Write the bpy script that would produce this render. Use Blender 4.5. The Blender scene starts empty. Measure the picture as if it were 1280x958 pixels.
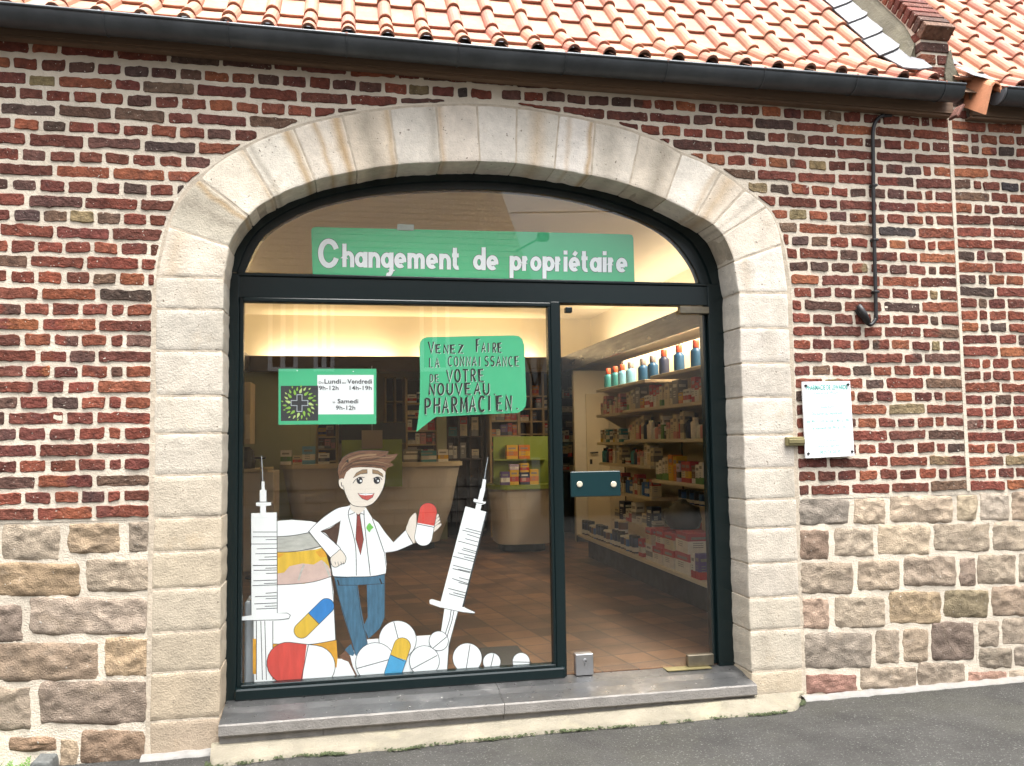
import bpy, math, random
from mathutils import Vector, Matrix, noise
R = random.Random(7)
rad = math.radians
sc = bpy.context.scene
C = sc.collection

# ------------------------------------------------------------------ camera, sky, sun, exposure
FPX, CX, CY = 1050.0, 640.0, 479.0
YAW, PITCH, ROLL = 0.19456304, 0.06916150, -0.01460056
CAM = Vector((0, 0, 1.42))
_r0 = Vector((math.cos(YAW), -math.sin(YAW), 0)); _u0 = Vector((0, 0, 1))
_f = Vector((math.sin(YAW), math.cos(YAW), 0)) * math.cos(PITCH) + _u0 * math.sin(PITCH)
_u = _r0.cross(_f)
_r = _r0 * math.cos(ROLL) + _u * math.sin(ROLL)
_u = -_r0 * math.sin(ROLL) + _u * math.cos(ROLL)
cd = bpy.data.cameras.new('camera'); cam = bpy.data.objects.new('camera', cd); C.objects.link(cam)
cd.sensor_width = 36; cd.lens = FPX / 1280 * 36; cd.clip_end = 600; cd.clip_start = 0.05
cam.matrix_world = Matrix(((_r.x, _u.x, -_f.x, CAM.x), (_r.y, _u.y, -_f.y, CAM.y), (_r.z, _u.z, -_f.z, CAM.z), (0, 0, 0, 1)))
sc.camera = cam

SUN_EL, SUN_AZ = 77, 158          # azimuth of the sun seen from the street (behind the viewer)
w = bpy.data.worlds.new('World'); sc.world = w; w.use_nodes = True
nt = w.node_tree; nt.nodes.clear()
sky = nt.nodes.new('ShaderNodeTexSky'); sky.sky_type = 'NISHITA'; sky.sun_disc = False
sky.sun_elevation = rad(SUN_EL); sky.sun_rotation = rad(SUN_AZ); sky.dust_density = 4.0
hs = nt.nodes.new('ShaderNodeHueSaturation'); hs.inputs['Saturation'].default_value = 0.22
bg = nt.nodes.new('ShaderNodeBackground'); bg.inputs[1].default_value = 0.055
ow = nt.nodes.new('ShaderNodeOutputWorld')
nt.links.new(sky.outputs[0], hs.inputs['Color']); gm = nt.nodes.new('ShaderNodeNewGeometry') if 0 else nt.nodes.new('ShaderNodeTexCoord'); sx_ = nt.nodes.new('ShaderNodeSeparateXYZ'); nt.links.new(gm.outputs['Generated'], sx_.inputs[0])
zr = nt.nodes.new('ShaderNodeMapRange'); zr.inputs[1].default_value = 0; zr.inputs[2].default_value = 1; zr.inputs[3].default_value = .32; zr.inputs[4].default_value = 4.6; nt.links.new(sx_.outputs['Z'], zr.inputs[0])   # an overcast sky is brightest overhead
zm = nt.nodes.new('ShaderNodeMix'); zm.data_type = 'RGBA'; zm.blend_type = 'MULTIPLY'; zm.inputs[0].default_value = 1; nt.links.new(hs.outputs[0], zm.inputs[6]); nt.links.new(zr.outputs[0], zm.inputs[7])
nt.links.new(zm.outputs[2], bg.inputs[0]); nt.links.new(bg.outputs[0], ow.inputs[0])
sl = bpy.data.lights.new('sun', 'SUN'); sl.energy = 1.5; sl.angle = rad(40); sl.color = (1, .95, .88)
so = bpy.data.objects.new('sun', sl); C.objects.link(so)
_sd = Vector((math.sin(rad(SUN_AZ)) * math.cos(rad(SUN_EL)), math.cos(rad(SUN_AZ)) * math.cos(rad(SUN_EL)), math.sin(rad(SUN_EL))))
so.rotation_euler = _sd.to_track_quat('Z', 'Y').to_euler(); so.location = (0, -5, 12)
sc.view_settings.view_transform = 'Standard'; sc.view_settings.look = 'None'
sc.view_settings.exposure = 1.93; sc.view_settings.gamma = 1
sc.cycles.use_denoising = True
sc.cycles.max_bounces = 8; sc.cycles.transparent_max_bounces = 16

# ------------------------------------------------------------------ measuring: a point of the photo on a plane of the place
YW, YF = 4.25, 4.46
def ray(x, y): return _r * ((x - CX) / FPX) - _u * ((y - CY) / FPX) + _f
def W(x, y, Y=YW):
    d = ray(x, y); return CAM + d * (Y / d.y)
def WX(x, y, Y=YW): return W(x, y, Y).x
def WZ(x, y, Y=YW): return W(x, y, Y).z

# ------------------------------------------------------------------ helpers
class MB:
    def __init__(s): s.v = []; s.f = []; s.m = []; s.c = []
    def vert(s, p, c=(1, 1, 1)): s.v.append(tuple(p)); s.c.append(c); return len(s.v) - 1
    def face(s, idx, m=0): s.f.append(tuple(idx)); s.m.append(m)
    def quad(s, a, b, c, d, m=0, col=(1, 1, 1)):
        i = len(s.v); s.v += [tuple(a), tuple(b), tuple(c), tuple(d)]; s.c += [col] * 4; s.face((i, i + 1, i + 2, i + 3), m)
    def box(s, x0, y0, z0, x1, y1, z1, m=0, bev=0.0, col=(1, 1, 1), rot=None, org=None):
        def ring(z, b):
            return [(x0 + b, y0, z), (x1 - b, y0, z), (x1, y0 + b, z), (x1, y1 - b, z), (x1 - b, y1, z), (x0 + b, y1, z), (x0, y1 - b, z), (x0, y0 + b, z)]
        if bev <= 0:
            P = [(x0, y0, z0), (x1, y0, z0), (x1, y1, z0), (x0, y1, z0), (x0, y0, z1), (x1, y0, z1), (x1, y1, z1), (x0, y1, z1)]
            F = [(0, 3, 2, 1), (4, 5, 6, 7), (0, 1, 5, 4), (1, 2, 6, 5), (2, 3, 7, 6), (3, 0, 4, 7)]
        else:
            b = bev
            def rect(e, z): return [(x0 + e + b, y0 + e, z), (x1 - e - b, y0 + e, z), (x1 - e, y0 + e + b, z), (x1 - e, y1 - e - b, z), (x1 - e - b, y1 - e, z), (x0 + e + b, y1 - e, z), (x0 + e, y1 - e - b, z), (x0 + e, y0 + e + b, z)]
            P = rect(b * .6, z0) + rect(0, z0 + b) + rect(0, z1 - b) + rect(b * .6, z1); F = []
            for k in range(3):
                for i in range(8): F.append((k * 8 + i, k * 8 + (i + 1) % 8, k * 8 + 8 + (i + 1) % 8, k * 8 + 8 + i))
            F.append(tuple(range(7, -1, -1))); F.append(tuple(range(24, 32)))
        if rot:
            o = Vector(org); P = [tuple(o + rot @ (Vector(p) - o)) for p in P]
        i = len(s.v); s.v += P; s.c += [col] * len(P)
        for f in F: s.face([i + k for k in f], m)
    def prism(s, poly, y0, y1, m=0, col=(1, 1, 1)):        # polygon in X,Z (counter-clockwise seen from the street), y0 in front
        n = len(poly); i = len(s.v)
        s.v += [(p[0], y0, p[1]) for p in poly] + [(p[0], y1, p[1]) for p in poly]; s.c += [col] * (2 * n)
        s.face([i + k for k in range(n)], m); s.face([i + n + k for k in range(n - 1, -1, -1)], m)
        for k in range(n): s.face((i + k, i + n + k, i + n + (k + 1) % n, i + (k + 1) % n), m)
    def tube(s, pts, r, n=10, m=0, cap=True, col=(1, 1, 1)):
        pts = [Vector(p) for p in pts]; base = len(s.v); up = None
        for k, p in enumerate(pts):
            t = (pts[min(k + 1, len(pts) - 1)] - pts[max(k - 1, 0)]).normalized()
            if up is None: up = t.orthogonal().normalized()
            up = (up - t * up.dot(t)).normalized(); sd = t.cross(up)
            rr = r[k] if isinstance(r, (list, tuple)) else r
            for j in range(n):
                a = 2 * math.pi * j / n; s.v.append(tuple(p + (up * math.cos(a) + sd * math.sin(a)) * rr)); s.c.append(col)
        for k in range(len(pts) - 1):
            for j in range(n):
                a = base + k * n + j; b = base + k * n + (j + 1) % n; s.face((a, b, b + n, a + n), m)
        if cap:
            s.face([base + j for j in range(n - 1, -1, -1)], m); e = base + (len(pts) - 1) * n; s.face([e + j for j in range(n)], m)
    def lathe(s, prof, cx=0, cy=0, n=16, m=0, ms=None):
        base = len(s.v)
        for (r_, z) in prof:
            for j in range(n):
                a = 2 * math.pi * j / n; s.v.append((cx + r_ * math.cos(a), cy + r_ * math.sin(a), z)); s.c.append((1, 1, 1))
        for k in range(len(prof) - 1):
            for j in range(n):
                a = base + k * n + j; b = base + k * n + (j + 1) % n; s.face((a, b, b + n, a + n), ms[k] if ms else m)
        s.face([base + j for j in range(n - 1, -1, -1)], ms[0] if ms else m); e = base + (len(prof) - 1) * n; s.face([e + j for j in range(n)], ms[-1] if ms else m)
    def mesh(s, name, mats, smooth=False):
        me = bpy.data.meshes.new(name); me.from_pydata(s.v, [], s.f)
        for mt in (mats if isinstance(mats, (list, tuple)) else [mats]): me.materials.append(mt)
        me.polygons.foreach_set('material_index', s.m)
        if smooth: me.polygons.foreach_set('use_smooth', [True] * len(s.f))
        if any(c != (1, 1, 1) for c in s.c):
            a = me.color_attributes.new('Col', 'FLOAT_COLOR', 'POINT'); fl = []
            for c in s.c: fl += [c[0], c[1], c[2], 1]
            a.data.foreach_set('color', fl)
        me.update(); return me
    def build(s, name, mats, parent=None, smooth=False, label=None, cat=None, group=None, kind=None):
        o = bpy.data.objects.new(name, s.mesh(name, mats, smooth)); C.objects.link(o)
        return tag(o, parent, label, cat, group, kind)
def tag(o, parent=None, label=None, cat=None, group=None, kind=None):
    if parent is not None:
        o.parent = parent; q = parent; loc = Vector((0, 0, 0))
        while q is not None: loc += Vector(q.location); q = q.parent
        if o.type == 'MESH' and not o.get('local'): o.location = Vector(o.location) - loc
    if label: o['label'] = label
    if cat: o['category'] = cat
    if group: o['group'] = group
    if kind: o['kind'] = kind
    return o
def thing(name, label, cat, loc=(0, 0, 0), group=None, kind=None):
    o = bpy.data.objects.new(name, None); o.empty_display_size = .1; C.objects.link(o); o.location = loc
    return tag(o, None, label, cat, group, kind)
def copy_tree(o, loc=None, rz=None, label=None, group=None, parent=None):
    c = o.copy(); C.objects.link(c)
    if parent is not None: c.parent = parent
    if loc is not None: c.location = loc
    if rz is not None: c.rotation_euler.z = rz
    if label: c['label'] = label
    if group: c['group'] = group
    for ch in list(o.children): copy_tree(ch, parent=c)
    return c
def srgb(h):
    h = h.lstrip('#'); v = [int(h[i:i + 2], 16) / 255 for i in (0, 2, 4)]
    return tuple(x / 12.92 if x <= .04045 else ((x + .055) / 1.055) ** 2.4 for x in v)

# ------------------------------------------------------------------ materials
def node(t, k, **kw):
    n = t.nodes.new(k)
    for a, b in kw.items(): setattr(n, a, b)
    return n
def mat(name, col=(.5, .5, .5), rough=.6, metal=0, var=0, vscale=6, bump=0, bscale=60, attr=False, spec=.5, blotch=None, specks=None, detail=8, bump2=None, stretch=None, coat=0, facet=None):
    """base colour (or the 'Col' attribute) varied by noise, with noise bump"""
    m = bpy.data.materials.new(name); m.use_nodes = True; t = m.node_tree; t.nodes.clear()
    out = node(t, 'ShaderNodeOutputMaterial'); b = node(t, 'ShaderNodeBsdfPrincipled'); L = t.links.new
    L(b.outputs[0], out.inputs[0])
    b.inputs['Roughness'].default_value = rough; b.inputs['Metallic'].default_value = metal; b.inputs['Specular IOR Level'].default_value = spec
    b.inputs['Coat Weight'].default_value = coat
    tc = node(t, 'ShaderNodeTexCoord'); co = tc.outputs['Object']
    if stretch:
        mp = node(t, 'ShaderNodeMapping'); mp.inputs['Scale'].default_value = stretch; L(co, mp.inputs[0]); co = mp.outputs[0]
    if attr:
        a = node(t, 'ShaderNodeVertexColor', layer_name='Col'); c = a.outputs['Color']
    else:
        a = node(t, 'ShaderNodeRGB'); a.outputs[0].default_value = (*col, 1); c = a.outputs[0]
    def nz(scale, det=detail, rgh=.6, dist=0):
        n = node(t, 'ShaderNodeTexNoise'); n.inputs['Scale'].default_value = scale; n.inputs['Detail'].default_value = det
        n.inputs['Roughness'].default_value = rgh; n.inputs['Distortion'].default_value = dist; L(co, n.inputs['Vector']); return n.outputs['Fac']
    def rng(v, a0, a1, b0, b1):
        n = node(t, 'ShaderNodeMapRange'); n.inputs[1].default_value = a0; n.inputs[2].default_value = a1; n.inputs[3].default_value = b0; n.inputs[4].default_value = b1; L(v, n.inputs[0]); return n.outputs[0]
    def mix(fac, c1, c2, mode='MIX'):
        n = node(t, 'ShaderNodeMix', data_type='RGBA', blend_type=mode)
        if isinstance(fac, float): n.inputs[0].default_value = fac
        else: L(fac, n.inputs[0])
        L(c1, n.inputs[6])
        if isinstance(c2, tuple): n.inputs[7].default_value = (*c2, 1)
        else: L(c2, n.inputs[7])
        return n.outputs[2]
    if var:
        hv = node(t, 'ShaderNodeHueSaturation'); L(c, hv.inputs['Color']); L(rng(nz(vscale), .3, .7, 1 - var, 1 + var), hv.inputs['Value']); c = hv.outputs[0]
    if blotch:                      # list of (colour, noise scale, low, high, strength)
        for (bc, bs, lo, hi, st) in blotch: c = mix(rng(nz(bs, 6, .65, .4), lo, hi, 0, st), c, bc)
    if specks:
        (sc_, ss, lo, hi) = specks; c = mix(rng(nz(ss, 2, .5), lo, hi, 0, 1), c, sc_)
    L(c, b.inputs['Base Color'])
    if bump:
        bn = node(t, 'ShaderNodeBump'); bn.inputs['Strength'].default_value = min(1, bump); bn.inputs['Distance'].default_value = .01 * max(1, bump); h = nz(bscale)
        if bump2:
            h2 = nz(bump2[0], 3); ma = node(t, 'ShaderNodeMath', operation='MULTIPLY_ADD'); L(h2, ma.inputs[0]); ma.inputs[1].default_value = bump2[1]; L(h, ma.inputs[2]); h = ma.outputs[0]
        if facet:                   # conchoidal chips of a rock-faced stone
            vo = node(t, 'ShaderNodeTexVoronoi'); vo.inputs['Scale'].default_value = facet[0]; av = node(t, 'ShaderNodeVectorMath', operation='MULTIPLY_ADD'); nn_ = node(t, 'ShaderNodeTexNoise'); nn_.inputs['Scale'].default_value = facet[0] * .6; L(co, nn_.inputs['Vector'])
            L(nn_.outputs['Color'], av.inputs[0]); av.inputs[1].default_value = (.12, .12, .12); L(co, av.inputs[2]); L(av.outputs[0], vo.inputs['Vector'])
            mf = node(t, 'ShaderNodeMath', operation='MULTIPLY_ADD'); L(vo.outputs['Distance'], mf.inputs[0]); mf.inputs[1].default_value = facet[1]; L(h, mf.inputs[2]); h = mf.outputs[0]
        L(h, bn.inputs['Height']); L(bn.outputs[0], b.inputs['Normal'])
    if var and not metal:
        L(rng(nz(vscale * 3), .3, .7, max(.05, rough - .12), min(1, rough + .1)), b.inputs['Roughness'])
    return m
M = {}
M['brick'] = mat('brick', attr=True, rough=.85, var=.42, vscale=34, bump=1.0, bscale=75, bump2=(26, .9), spec=.25,
                 blotch=[((.07, .042, .034), 1.1, .50, .78, .45), ((.05, .032, .032), 9, .56, .72, .55), ((.30, .12, .06), 13, .62, .78, .35)], specks=((.55, .5, .42), 95, .70, .74))
M['mortar'] = mat('mortar', (.65, .575, .465), rough=.95, var=.12, vscale=5, bump=.6, bscale=130, bump2=(30, .8), spec=.15, blotch=[((.42, .37, .30), 1.3, .45, .75, .55), ((.40, .34, .27), 4, .52, .75, .5), ((.44, .37, .29), 14, .6, .8, .4)])
M['joint'] = mat('stone_joint', (.47, .40, .31), rough=.95, var=.25, vscale=16, bump=.5, bscale=90)
M['white_stone'] = mat('white_stone', attr=True, rough=.9, var=.11, vscale=26, bump=.45, bscale=120, bump2=(44, .7), spec=.2,
                       blotch=[((.42, .29, .15), 4.5, .60, .80, .38), ((.27, .235, .19), 6, .60, .82, .38)], specks=((.20, .165, .125), 62, .70, .76))
M['rough_stone'] = mat('rough_stone', attr=True, rough=.92, var=.3, vscale=20, bump=1.0, bscale=150, bump2=(11, .7), facet=(13, 1.3), spec=.2,
                       blotch=[((.15, .115, .085), 6, .50, .72, .55), ((.33, .25, .16), 4, .56, .76, .45), ((.36, .32, .27), 11, .6, .78, .4)], specks=((.5, .46, .4), 60, .72, .76))
M['tile'] = mat('roof_tile', attr=True, rough=.7, var=.14, vscale=9, bump=.15, bscale=80, spec=.35, blotch=[((.27, .13, .085), 4, .55, .8, .35), ((.20, .17, .12), 7, .64, .82, .4)], specks=((.22, .20, .15), 40, .71, .76))
M['terracotta'] = mat('terracotta', (.42, .17, .08), rough=.75, var=.15, vscale=12, bump=.2, bscale=90)
M['zinc'] = mat('dark_zinc', (.075, .083, .09), rough=.42, metal=.55, var=.25, vscale=6, spec=.5, stretch=(1, 1, 1))
M['lead'] = mat('pale_zinc', (.14, .145, .155), rough=.55, metal=.2, var=.18, vscale=8)
M['wood_dark'] = mat('fascia_wood', (.14, .085, .05), rough=.75, var=.3, vscale=8, bump=.25, bscale=40, stretch=(.15, 1, 3))
M['frame'] = mat('green_paint', (.005, .012, .013), rough=.25, bump=.03, bscale=14, spec=.42)
M['handle_green'] = mat('handle_green', (.004, .026, .030), rough=.3)
M['cement'] = mat('cement', (.14, .128, .09), rough=.95, var=.2, vscale=8, bump=.5, bscale=70, bump2=(18, 1), blotch=[((.20, .20, .10), 5, .55, .75, .55)])
M['cream_cement'] = mat('cream_cement', (.185, .166, .125), rough=.95, var=.2, vscale=6, bump=.6, bscale=90, bump2=(14, 1), blotch=[((.34, .31, .20), 4, .52, .75, .5)], specks=((.2, .18, .14), 60, .7, .75))
M['white_cement'] = mat('white_cement', (.21, .203, .19), rough=.9, var=.18, vscale=12, bump=.4, bscale=70, blotch=[((.20, .18, .15), 6, .50, .68, .75)])
M['bluestone_top'] = mat('bluestone_top', (.046, .047, .047), rough=.36, var=.22, vscale=8, bump=.12, bscale=60, spec=.5, blotch=[((.30, .29, .28), 5, .55, .8, .4), ((.14, .11, .11), 9, .6, .8, .5)], specks=((.45, .43, .4), 55, .73, .77))
M['bluestone'] = mat('bluestone', (.20, .188, .172), rough=.85, var=.2, vscale=12, bump=.4, bscale=110, bump2=(30, .8), blotch=[((.17, .16, .155), 8, .55, .78, .5)])
M['asphalt'] = mat('asphalt', (.042, .041, .038), rough=.95, var=.3, vscale=3.0, bump=.9, bscale=150, bump2=(60, 1), spec=.25, blotch=[((.054, .053, .042), 1.1, .46, .70, .7), ((.018, .018, .017), 2.3, .60, .75, .5)], specks=((.13, .13, .12), 110, .62, .70))
M['black_metal'] = mat('black_metal', (.014, .014, .015), rough=.5, var=.2, vscale=12, bump=.15, bscale=40)
M['rust'] = mat('rusty_iron', (.17, .07, .05), rough=.85, var=.3, vscale=20, bump=.3, bscale=60)
M['steel'] = mat('brushed_steel', (.55, .55, .56), rough=.32, metal=.9, var=.06, vscale=30)
M['bronze'] = mat('bronze_fitting', (.20, .175, .13), rough=.38, metal=.8, var=.2, vscale=18)
M['brass'] = mat('dull_brass', (.26, .225, .11), rough=.45, metal=.55, var=.2, vscale=14)
M['gold'] = mat('cream_screw', (.66, .6, .46), rough=.35, metal=.2, var=.05)
M['moss'] = mat('moss', (.040, .052, .020), rough=1, var=.4, vscale=40, bump=.6, bscale=120)
M['leaf'] = mat('leaf', (.10, .19, .04), rough=.6, var=.35, vscale=20)
M['slate'] = mat('dark_block', (.10, .105, .10), rough=.8, var=.25, vscale=14, bump=.4, bscale=60)
def flat(name, hexc, rough=.5, var=0.03, vs=4, **k): return mat(name, srgb(hexc), rough=rough, var=var, vscale=vs, **k)
# papers and paints (photo colours brought down to what the sheet itself has)
M['sign_green'] = flat('sign_green', '#4cbd8b', .45); M['banner_green'] = flat('banner_green', '#45bb82', .45)
M['paper'] = flat('white_paper', '#f3f6f8', .6); M['paper_grey'] = flat('grey_paper', '#b4bcc4', .6); M['ink'] = flat('black_ink', '#1b1e22', .6)
M['ink_line'] = flat('pen_line', '#2e3238', .6); M['logo_dark'] = flat('logo_dark', '#33353b', .5)
M['leaf_green'] = flat('leaf_green', '#8fbf4a', .5); M['leaf_pale'] = flat('leaf_pale', '#c4dc86', .5)
M['skin'] = flat('paper_skin', '#e6dcd0', .6); M['hair'] = flat('paint_brown', '#6f4d38', .6, .35, 30, stretch=(1, 1, 3)); M['hair_dark'] = flat('paint_dark_brown', '#4c3427', .6, .2, 20)
M['brow'] = flat('brow_brown', '#94785a', .6); M['coat_white'] = flat('coat_white', '#f1f4f6', .6); M['tie'] = flat('tie_red', '#8d3b34', .6, .1, 15)
M['jeans'] = flat('paint_blue_grey', '#3e6a86', .6, .3, 18, stretch=(4, 1, .6)); M['mouth'] = flat('mouth_red', '#c0544f', .6, .1, 20)
M['cap_red'] = flat('paint_red', '#d04a40', .6, .14, 12, stretch=(3, 1, .5)); M['cap_blue'] = flat('paint_blue', '#2c82cc', .6, .14, 12, stretch=(3, 1, .5)); M['cap_sky'] = flat('paint_sky', '#4aa3d4', .6, .1, 12)
M['cap_yel'] = flat('paint_yellow', '#dcb53a', .6, .15, 12, stretch=(3, 1, .5)); M['jar_pink'] = flat('paint_pink', '#cfb4ab', .6, .12, 14); M['jar_grey'] = flat('paint_grey', '#b9b9b3', .6, .2, 14, stretch=(1, 1, 4)); M['amber'] = flat('paint_amber', '#d69c2c', .6, .2, 12)
M['eye'] = flat('eye_dark', '#20222c', .5); M['clover'] = flat('badge_green', '#74c05a', .5)
M['cyan_text'] = flat('cyan_text', '#2a9c90', .5); M['tape_white'] = flat('marker_halo', '#cfe3d8', .6); M['tape'] = flat('clear_tape', '#9aa39a', .4)
# interior
M['cream_wall'] = flat('cream_wall', '#ddd3bb', .7, .03, 2); M['pale_green_wall'] = flat('pale_green_wall', '#a9ad8e', .7, .05, 2); M['ceiling'] = flat('ceiling_paint', '#dcd3be', .8, .03, 2)
M['bulkhead'] = mat('dark_brown_panel', (.028, .016, .011), rough=.35, var=.2, vscale=3, stretch=(.3, .3, 3))
M['counter'] = flat('counter_beige', '#cbc3b6', .5, .05, 3); M['counter_green'] = flat('counter_green', '#7f9138', .5, .06, 3); M['plinth_black'] = flat('plinth_black', '#17191b', .5)
M['shelf_cream'] = flat('shelf_cream', '#c9bb9d', .5, .04, 4); M['shelf_wood'] = flat('shelf_wood', '#b39a70', .5, .12, 5, stretch=(2, 2, .4)); M['kick'] = flat('kick_brown', '#3a3230', .6, .1, 4)
M['door_cream'] = flat('door_cream', '#d5c6a4', .6, .03, 3)
pal = {'white': '#d9d4c8', 'cream': '#cdbf9f', 'pink': '#c98f8a', 'rose': '#b0464c', 'red': '#b3332c', 'orange': '#c8752a', 'yellow': '#cfa52c', 'green': '#5d8a4c', 'teal': '#2f7c84', 'blue': '#2d5f9c', 'navy': '#24304f', 'purple': '#5b4a80', 'grey': '#85827c', 'black': '#1d1c1e', 'brown': '#6b4a35', 'lilac': '#b7a6c0', 'sky': '#6ea6c4', 'deepblue': '#17507c', 'capred': '#c4512f', 'capgrey': '#8d8484'}
P = {k: flat('pack_' + k, v, .45, .08, 30) for k, v in pal.items()}
def emis(name, col, st):
    m = bpy.data.materials.new(name); m.use_nodes = True; t = m.node_tree; t.nodes.clear(); o = t.nodes.new('ShaderNodeOutputMaterial'); e = t.nodes.new('ShaderNodeEmission'); e.inputs[0].default_value = (*col, 1); e.inputs[1].default_value = st; t.links.new(e.outputs[0], o.inputs[0]); return m
M['tube_light'] = emis('cove_tube', (1, .78, .5), 6)
def glass_mat():
    m = bpy.data.materials.new('window_glass'); m.use_nodes = True; t = m.node_tree; t.nodes.clear(); L = t.links.new
    o = node(t, 'ShaderNodeOutputMaterial'); tr = node(t, 'ShaderNodeBsdfTransparent'); tr.inputs[0].default_value = (.978, .985, .978, 1)
    g = node(t, 'ShaderNodeBsdfGlossy'); g.inputs['Roughness'].default_value = 0.0
    lw = node(t, 'ShaderNodeLayerWeight'); lw.inputs[0].default_value = .5
    p = node(t, 'ShaderNodeMath', operation='POWER'); L(lw.outputs['Facing'], p.inputs[0]); p.inputs[1].default_value = 5
    ma = node(t, 'ShaderNodeMath', operation='MULTIPLY_ADD'); L(p.outputs[0], ma.inputs[0]); ma.inputs[1].default_value = .94; ma.inputs[2].default_value = GLASS_R
    mx = node(t, 'ShaderNodeMixShader'); L(ma.outputs[0], mx.inputs[0]); L(tr.outputs[0], mx.inputs[1]); L(g.outputs[0], mx.inputs[2]); L(mx.outputs[0], o.inputs[0]); return m
GLASS_R = .055
M['glass'] = glass_mat()
def floor_mat():
    m = bpy.data.materials.new('floor_tiles'); m.use_nodes = True; t = m.node_tree; L = t.links.new; b = t.nodes['Principled BSDF']
    tc = node(t, 'ShaderNodeTexCoord'); mp = node(t, 'ShaderNodeMapping'); mp.inputs['Rotation'].default_value = (0, 0, rad(-9)); L(tc.outputs['Object'], mp.inputs[0])
    br = node(t, 'ShaderNodeTexBrick'); br.offset = 0; br.inputs['Scale'].default_value = 1; br.inputs['Brick Width'].default_value = .205; br.inputs['Row Height'].default_value = .205; br.inputs['Mortar Size'].default_value = .006
    br.inputs['Color1'].default_value = (.215, .115, .062, 1); br.inputs['Color2'].default_value = (.085, .050, .034, 1); br.inputs['Mortar'].default_value = (.07, .05, .04, 1); br.inputs['Bias'].default_value = -.1
    L(mp.outputs[0], br.inputs['Vector'])
    n = node(t, 'ShaderNodeTexNoise'); n.inputs['Scale'].default_value = 4; n.inputs['Detail'].default_value = 5; L(mp.outputs[0], n.inputs['Vector'])
    h = node(t, 'ShaderNodeHueSaturation'); r_ = node(t, 'ShaderNodeMapRange'); r_.inputs[1].default_value = .3; r_.inputs[2].default_value = .7; r_.inputs[3].default_value = .65; r_.inputs[4].default_value = 1.3
    L(n.outputs[0], r_.inputs[0]); L(r_.outputs[0], h.inputs['Value']); L(br.outputs['Color'], h.inputs['Color']); L(h.outputs[0], b.inputs['Base Color']); b.inputs['Roughness'].default_value = .45
    return m
M['floor'] = floor_mat()

# ------------------------------------------------------------------ curves of the arch (X,Z on the wall face)
def catmull(pts, n=6, closed=False):
    out = []; N = len(pts); rg = range(N if closed else N - 1)
    for i in rg:
        g = lambda k: pts[k % N] if closed else pts[max(0, min(N - 1, k))]
        p0, p1, p2, p3 = g(i - 1), g(i), g(i + 1), g(i + 2)
        for k in range(n):
            t = k / n
            out.append(tuple(.5 * (2 * p1[a] + (p2[a] - p0[a]) * t + (2 * p0[a] - 5 * p1[a] + 4 * p2[a] - p3[a]) * t * t + (3 * p1[a] - p0[a] - 3 * p2[a] + p3[a]) * t ** 3) for a in (0, 1)))
    if not closed: out.append(tuple(pts[-1]))
    return out
def XZ(pts, Y=YW): return [(W(x, y, Y).x, W(x, y, Y).z) for x, y in pts]
XL, XR = -.590, 2.116            # arrises of the opening
XOL, XOR = -.905, 2.420          # outer edges of the stone jambs
INT_PX = [(281, 360), (282.5, 333), (286.5, 308.5), (296, 289), (310, 271), (342, 247.5), (394, 226), (446, 214.5), (497, 206.5), (551, 203), (600, 202.5), (645, 205), (693, 212), (739, 220), (787, 232), (832, 249.5), (871, 270), (891, 281), (903, 294), (917, 327), (924, 366)]
OUT_PX = [(198, 360), (201, 325), (211, 283), (228, 247), (250, 223), (305, 186), (367, 161), (428, 146), (487, 137), (545, 133.5), (596, 132.5), (646, 136), (699, 145), (744, 153.5), (800, 169), (852, 193), (901, 216), (930, 238), (960, 265), (977, 306), (987, 366)]
intr = catmull(XZ(INT_PX)); outr = catmull(XZ(OUT_PX))
intr[0] = (XL, intr[0][1]); intr[-1] = (XR, intr[-1][1]); outr[0] = (XOL, outr[0][1]); outr[-1] = (XOR, outr[-1][1])
def lerp2(a, b, t): return (a[0] + (b[0] - a[0]) * t, a[1] + (b[1] - a[1]) * t)
def resample(c, n):
    d = [0]
    for i in range(1, len(c)): d.append(d[-1] + math.dist(c[i], c[i - 1]))
    out = []; k = 0
    for j in range(n):
        s = d[-1] * j / (n - 1)
        while k < len(c) - 2 and d[k + 1] < s: k += 1
        out.append(lerp2(c[k], c[k + 1], (s - d[k]) / max(1e-9, d[k + 1] - d[k])))
    return out
ZSPL, ZSPR = outr[0][1], outr[-1][1]
GROUND = lambda x: -.005 + .0085 * max(-7, min(9, x))
ZTOP = 3.42; XMIN, XJ, XMAX = -3.4, 3.49, 6.2

# ------------------------------------------------------------------ the two buildings
shop = thing('pharmacy_building', 'red brick pharmacy with a white stone arch round its glazed shop front', 'building', (.76, YW, 0))
nb = thing('neighbouring_building', 'red brick building right of the vertical mortar joint, beyond the roof parapet', 'building', (4.8, YW, 0))

def clip_half(poly, p, nrm):
    out = []
    for i in range(len(poly)):
        a, b = poly[i], poly[(i + 1) % len(poly)]
        da = (a[0] - p[0]) * nrm[0] + (a[1] - p[1]) * nrm[1]; db = (b[0] - p[0]) * nrm[0] + (b[1] - p[1]) * nrm[1]
        if da >= 0: out.append(a)
        if (da >= 0) != (db >= 0): out.append(lerp2(a, b, da / (da - db)))
    return out
BR = [((.165, .048, .031), 34), ((.128, .042, .030), 30), ((.215, .066, .036), 15), ((.27, .09, .043), 6), ((.100, .050, .038), 14), ((.075, .047, .038), 4), ((.046, .039, .037), 2), ((.20, .145, .075), 2.5), ((.14, .082, .056), 5)]
_bt = sum(b for _, b in BR)
def brick_col():
    t = R.uniform(0, _bt)
    for c, wgt in BR:
        t -= wgt
        if t <= 0: break
    k = R.uniform(.82, 1.18); return tuple(x * k * R.uniform(.94, 1.06) for x in c)
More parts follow.
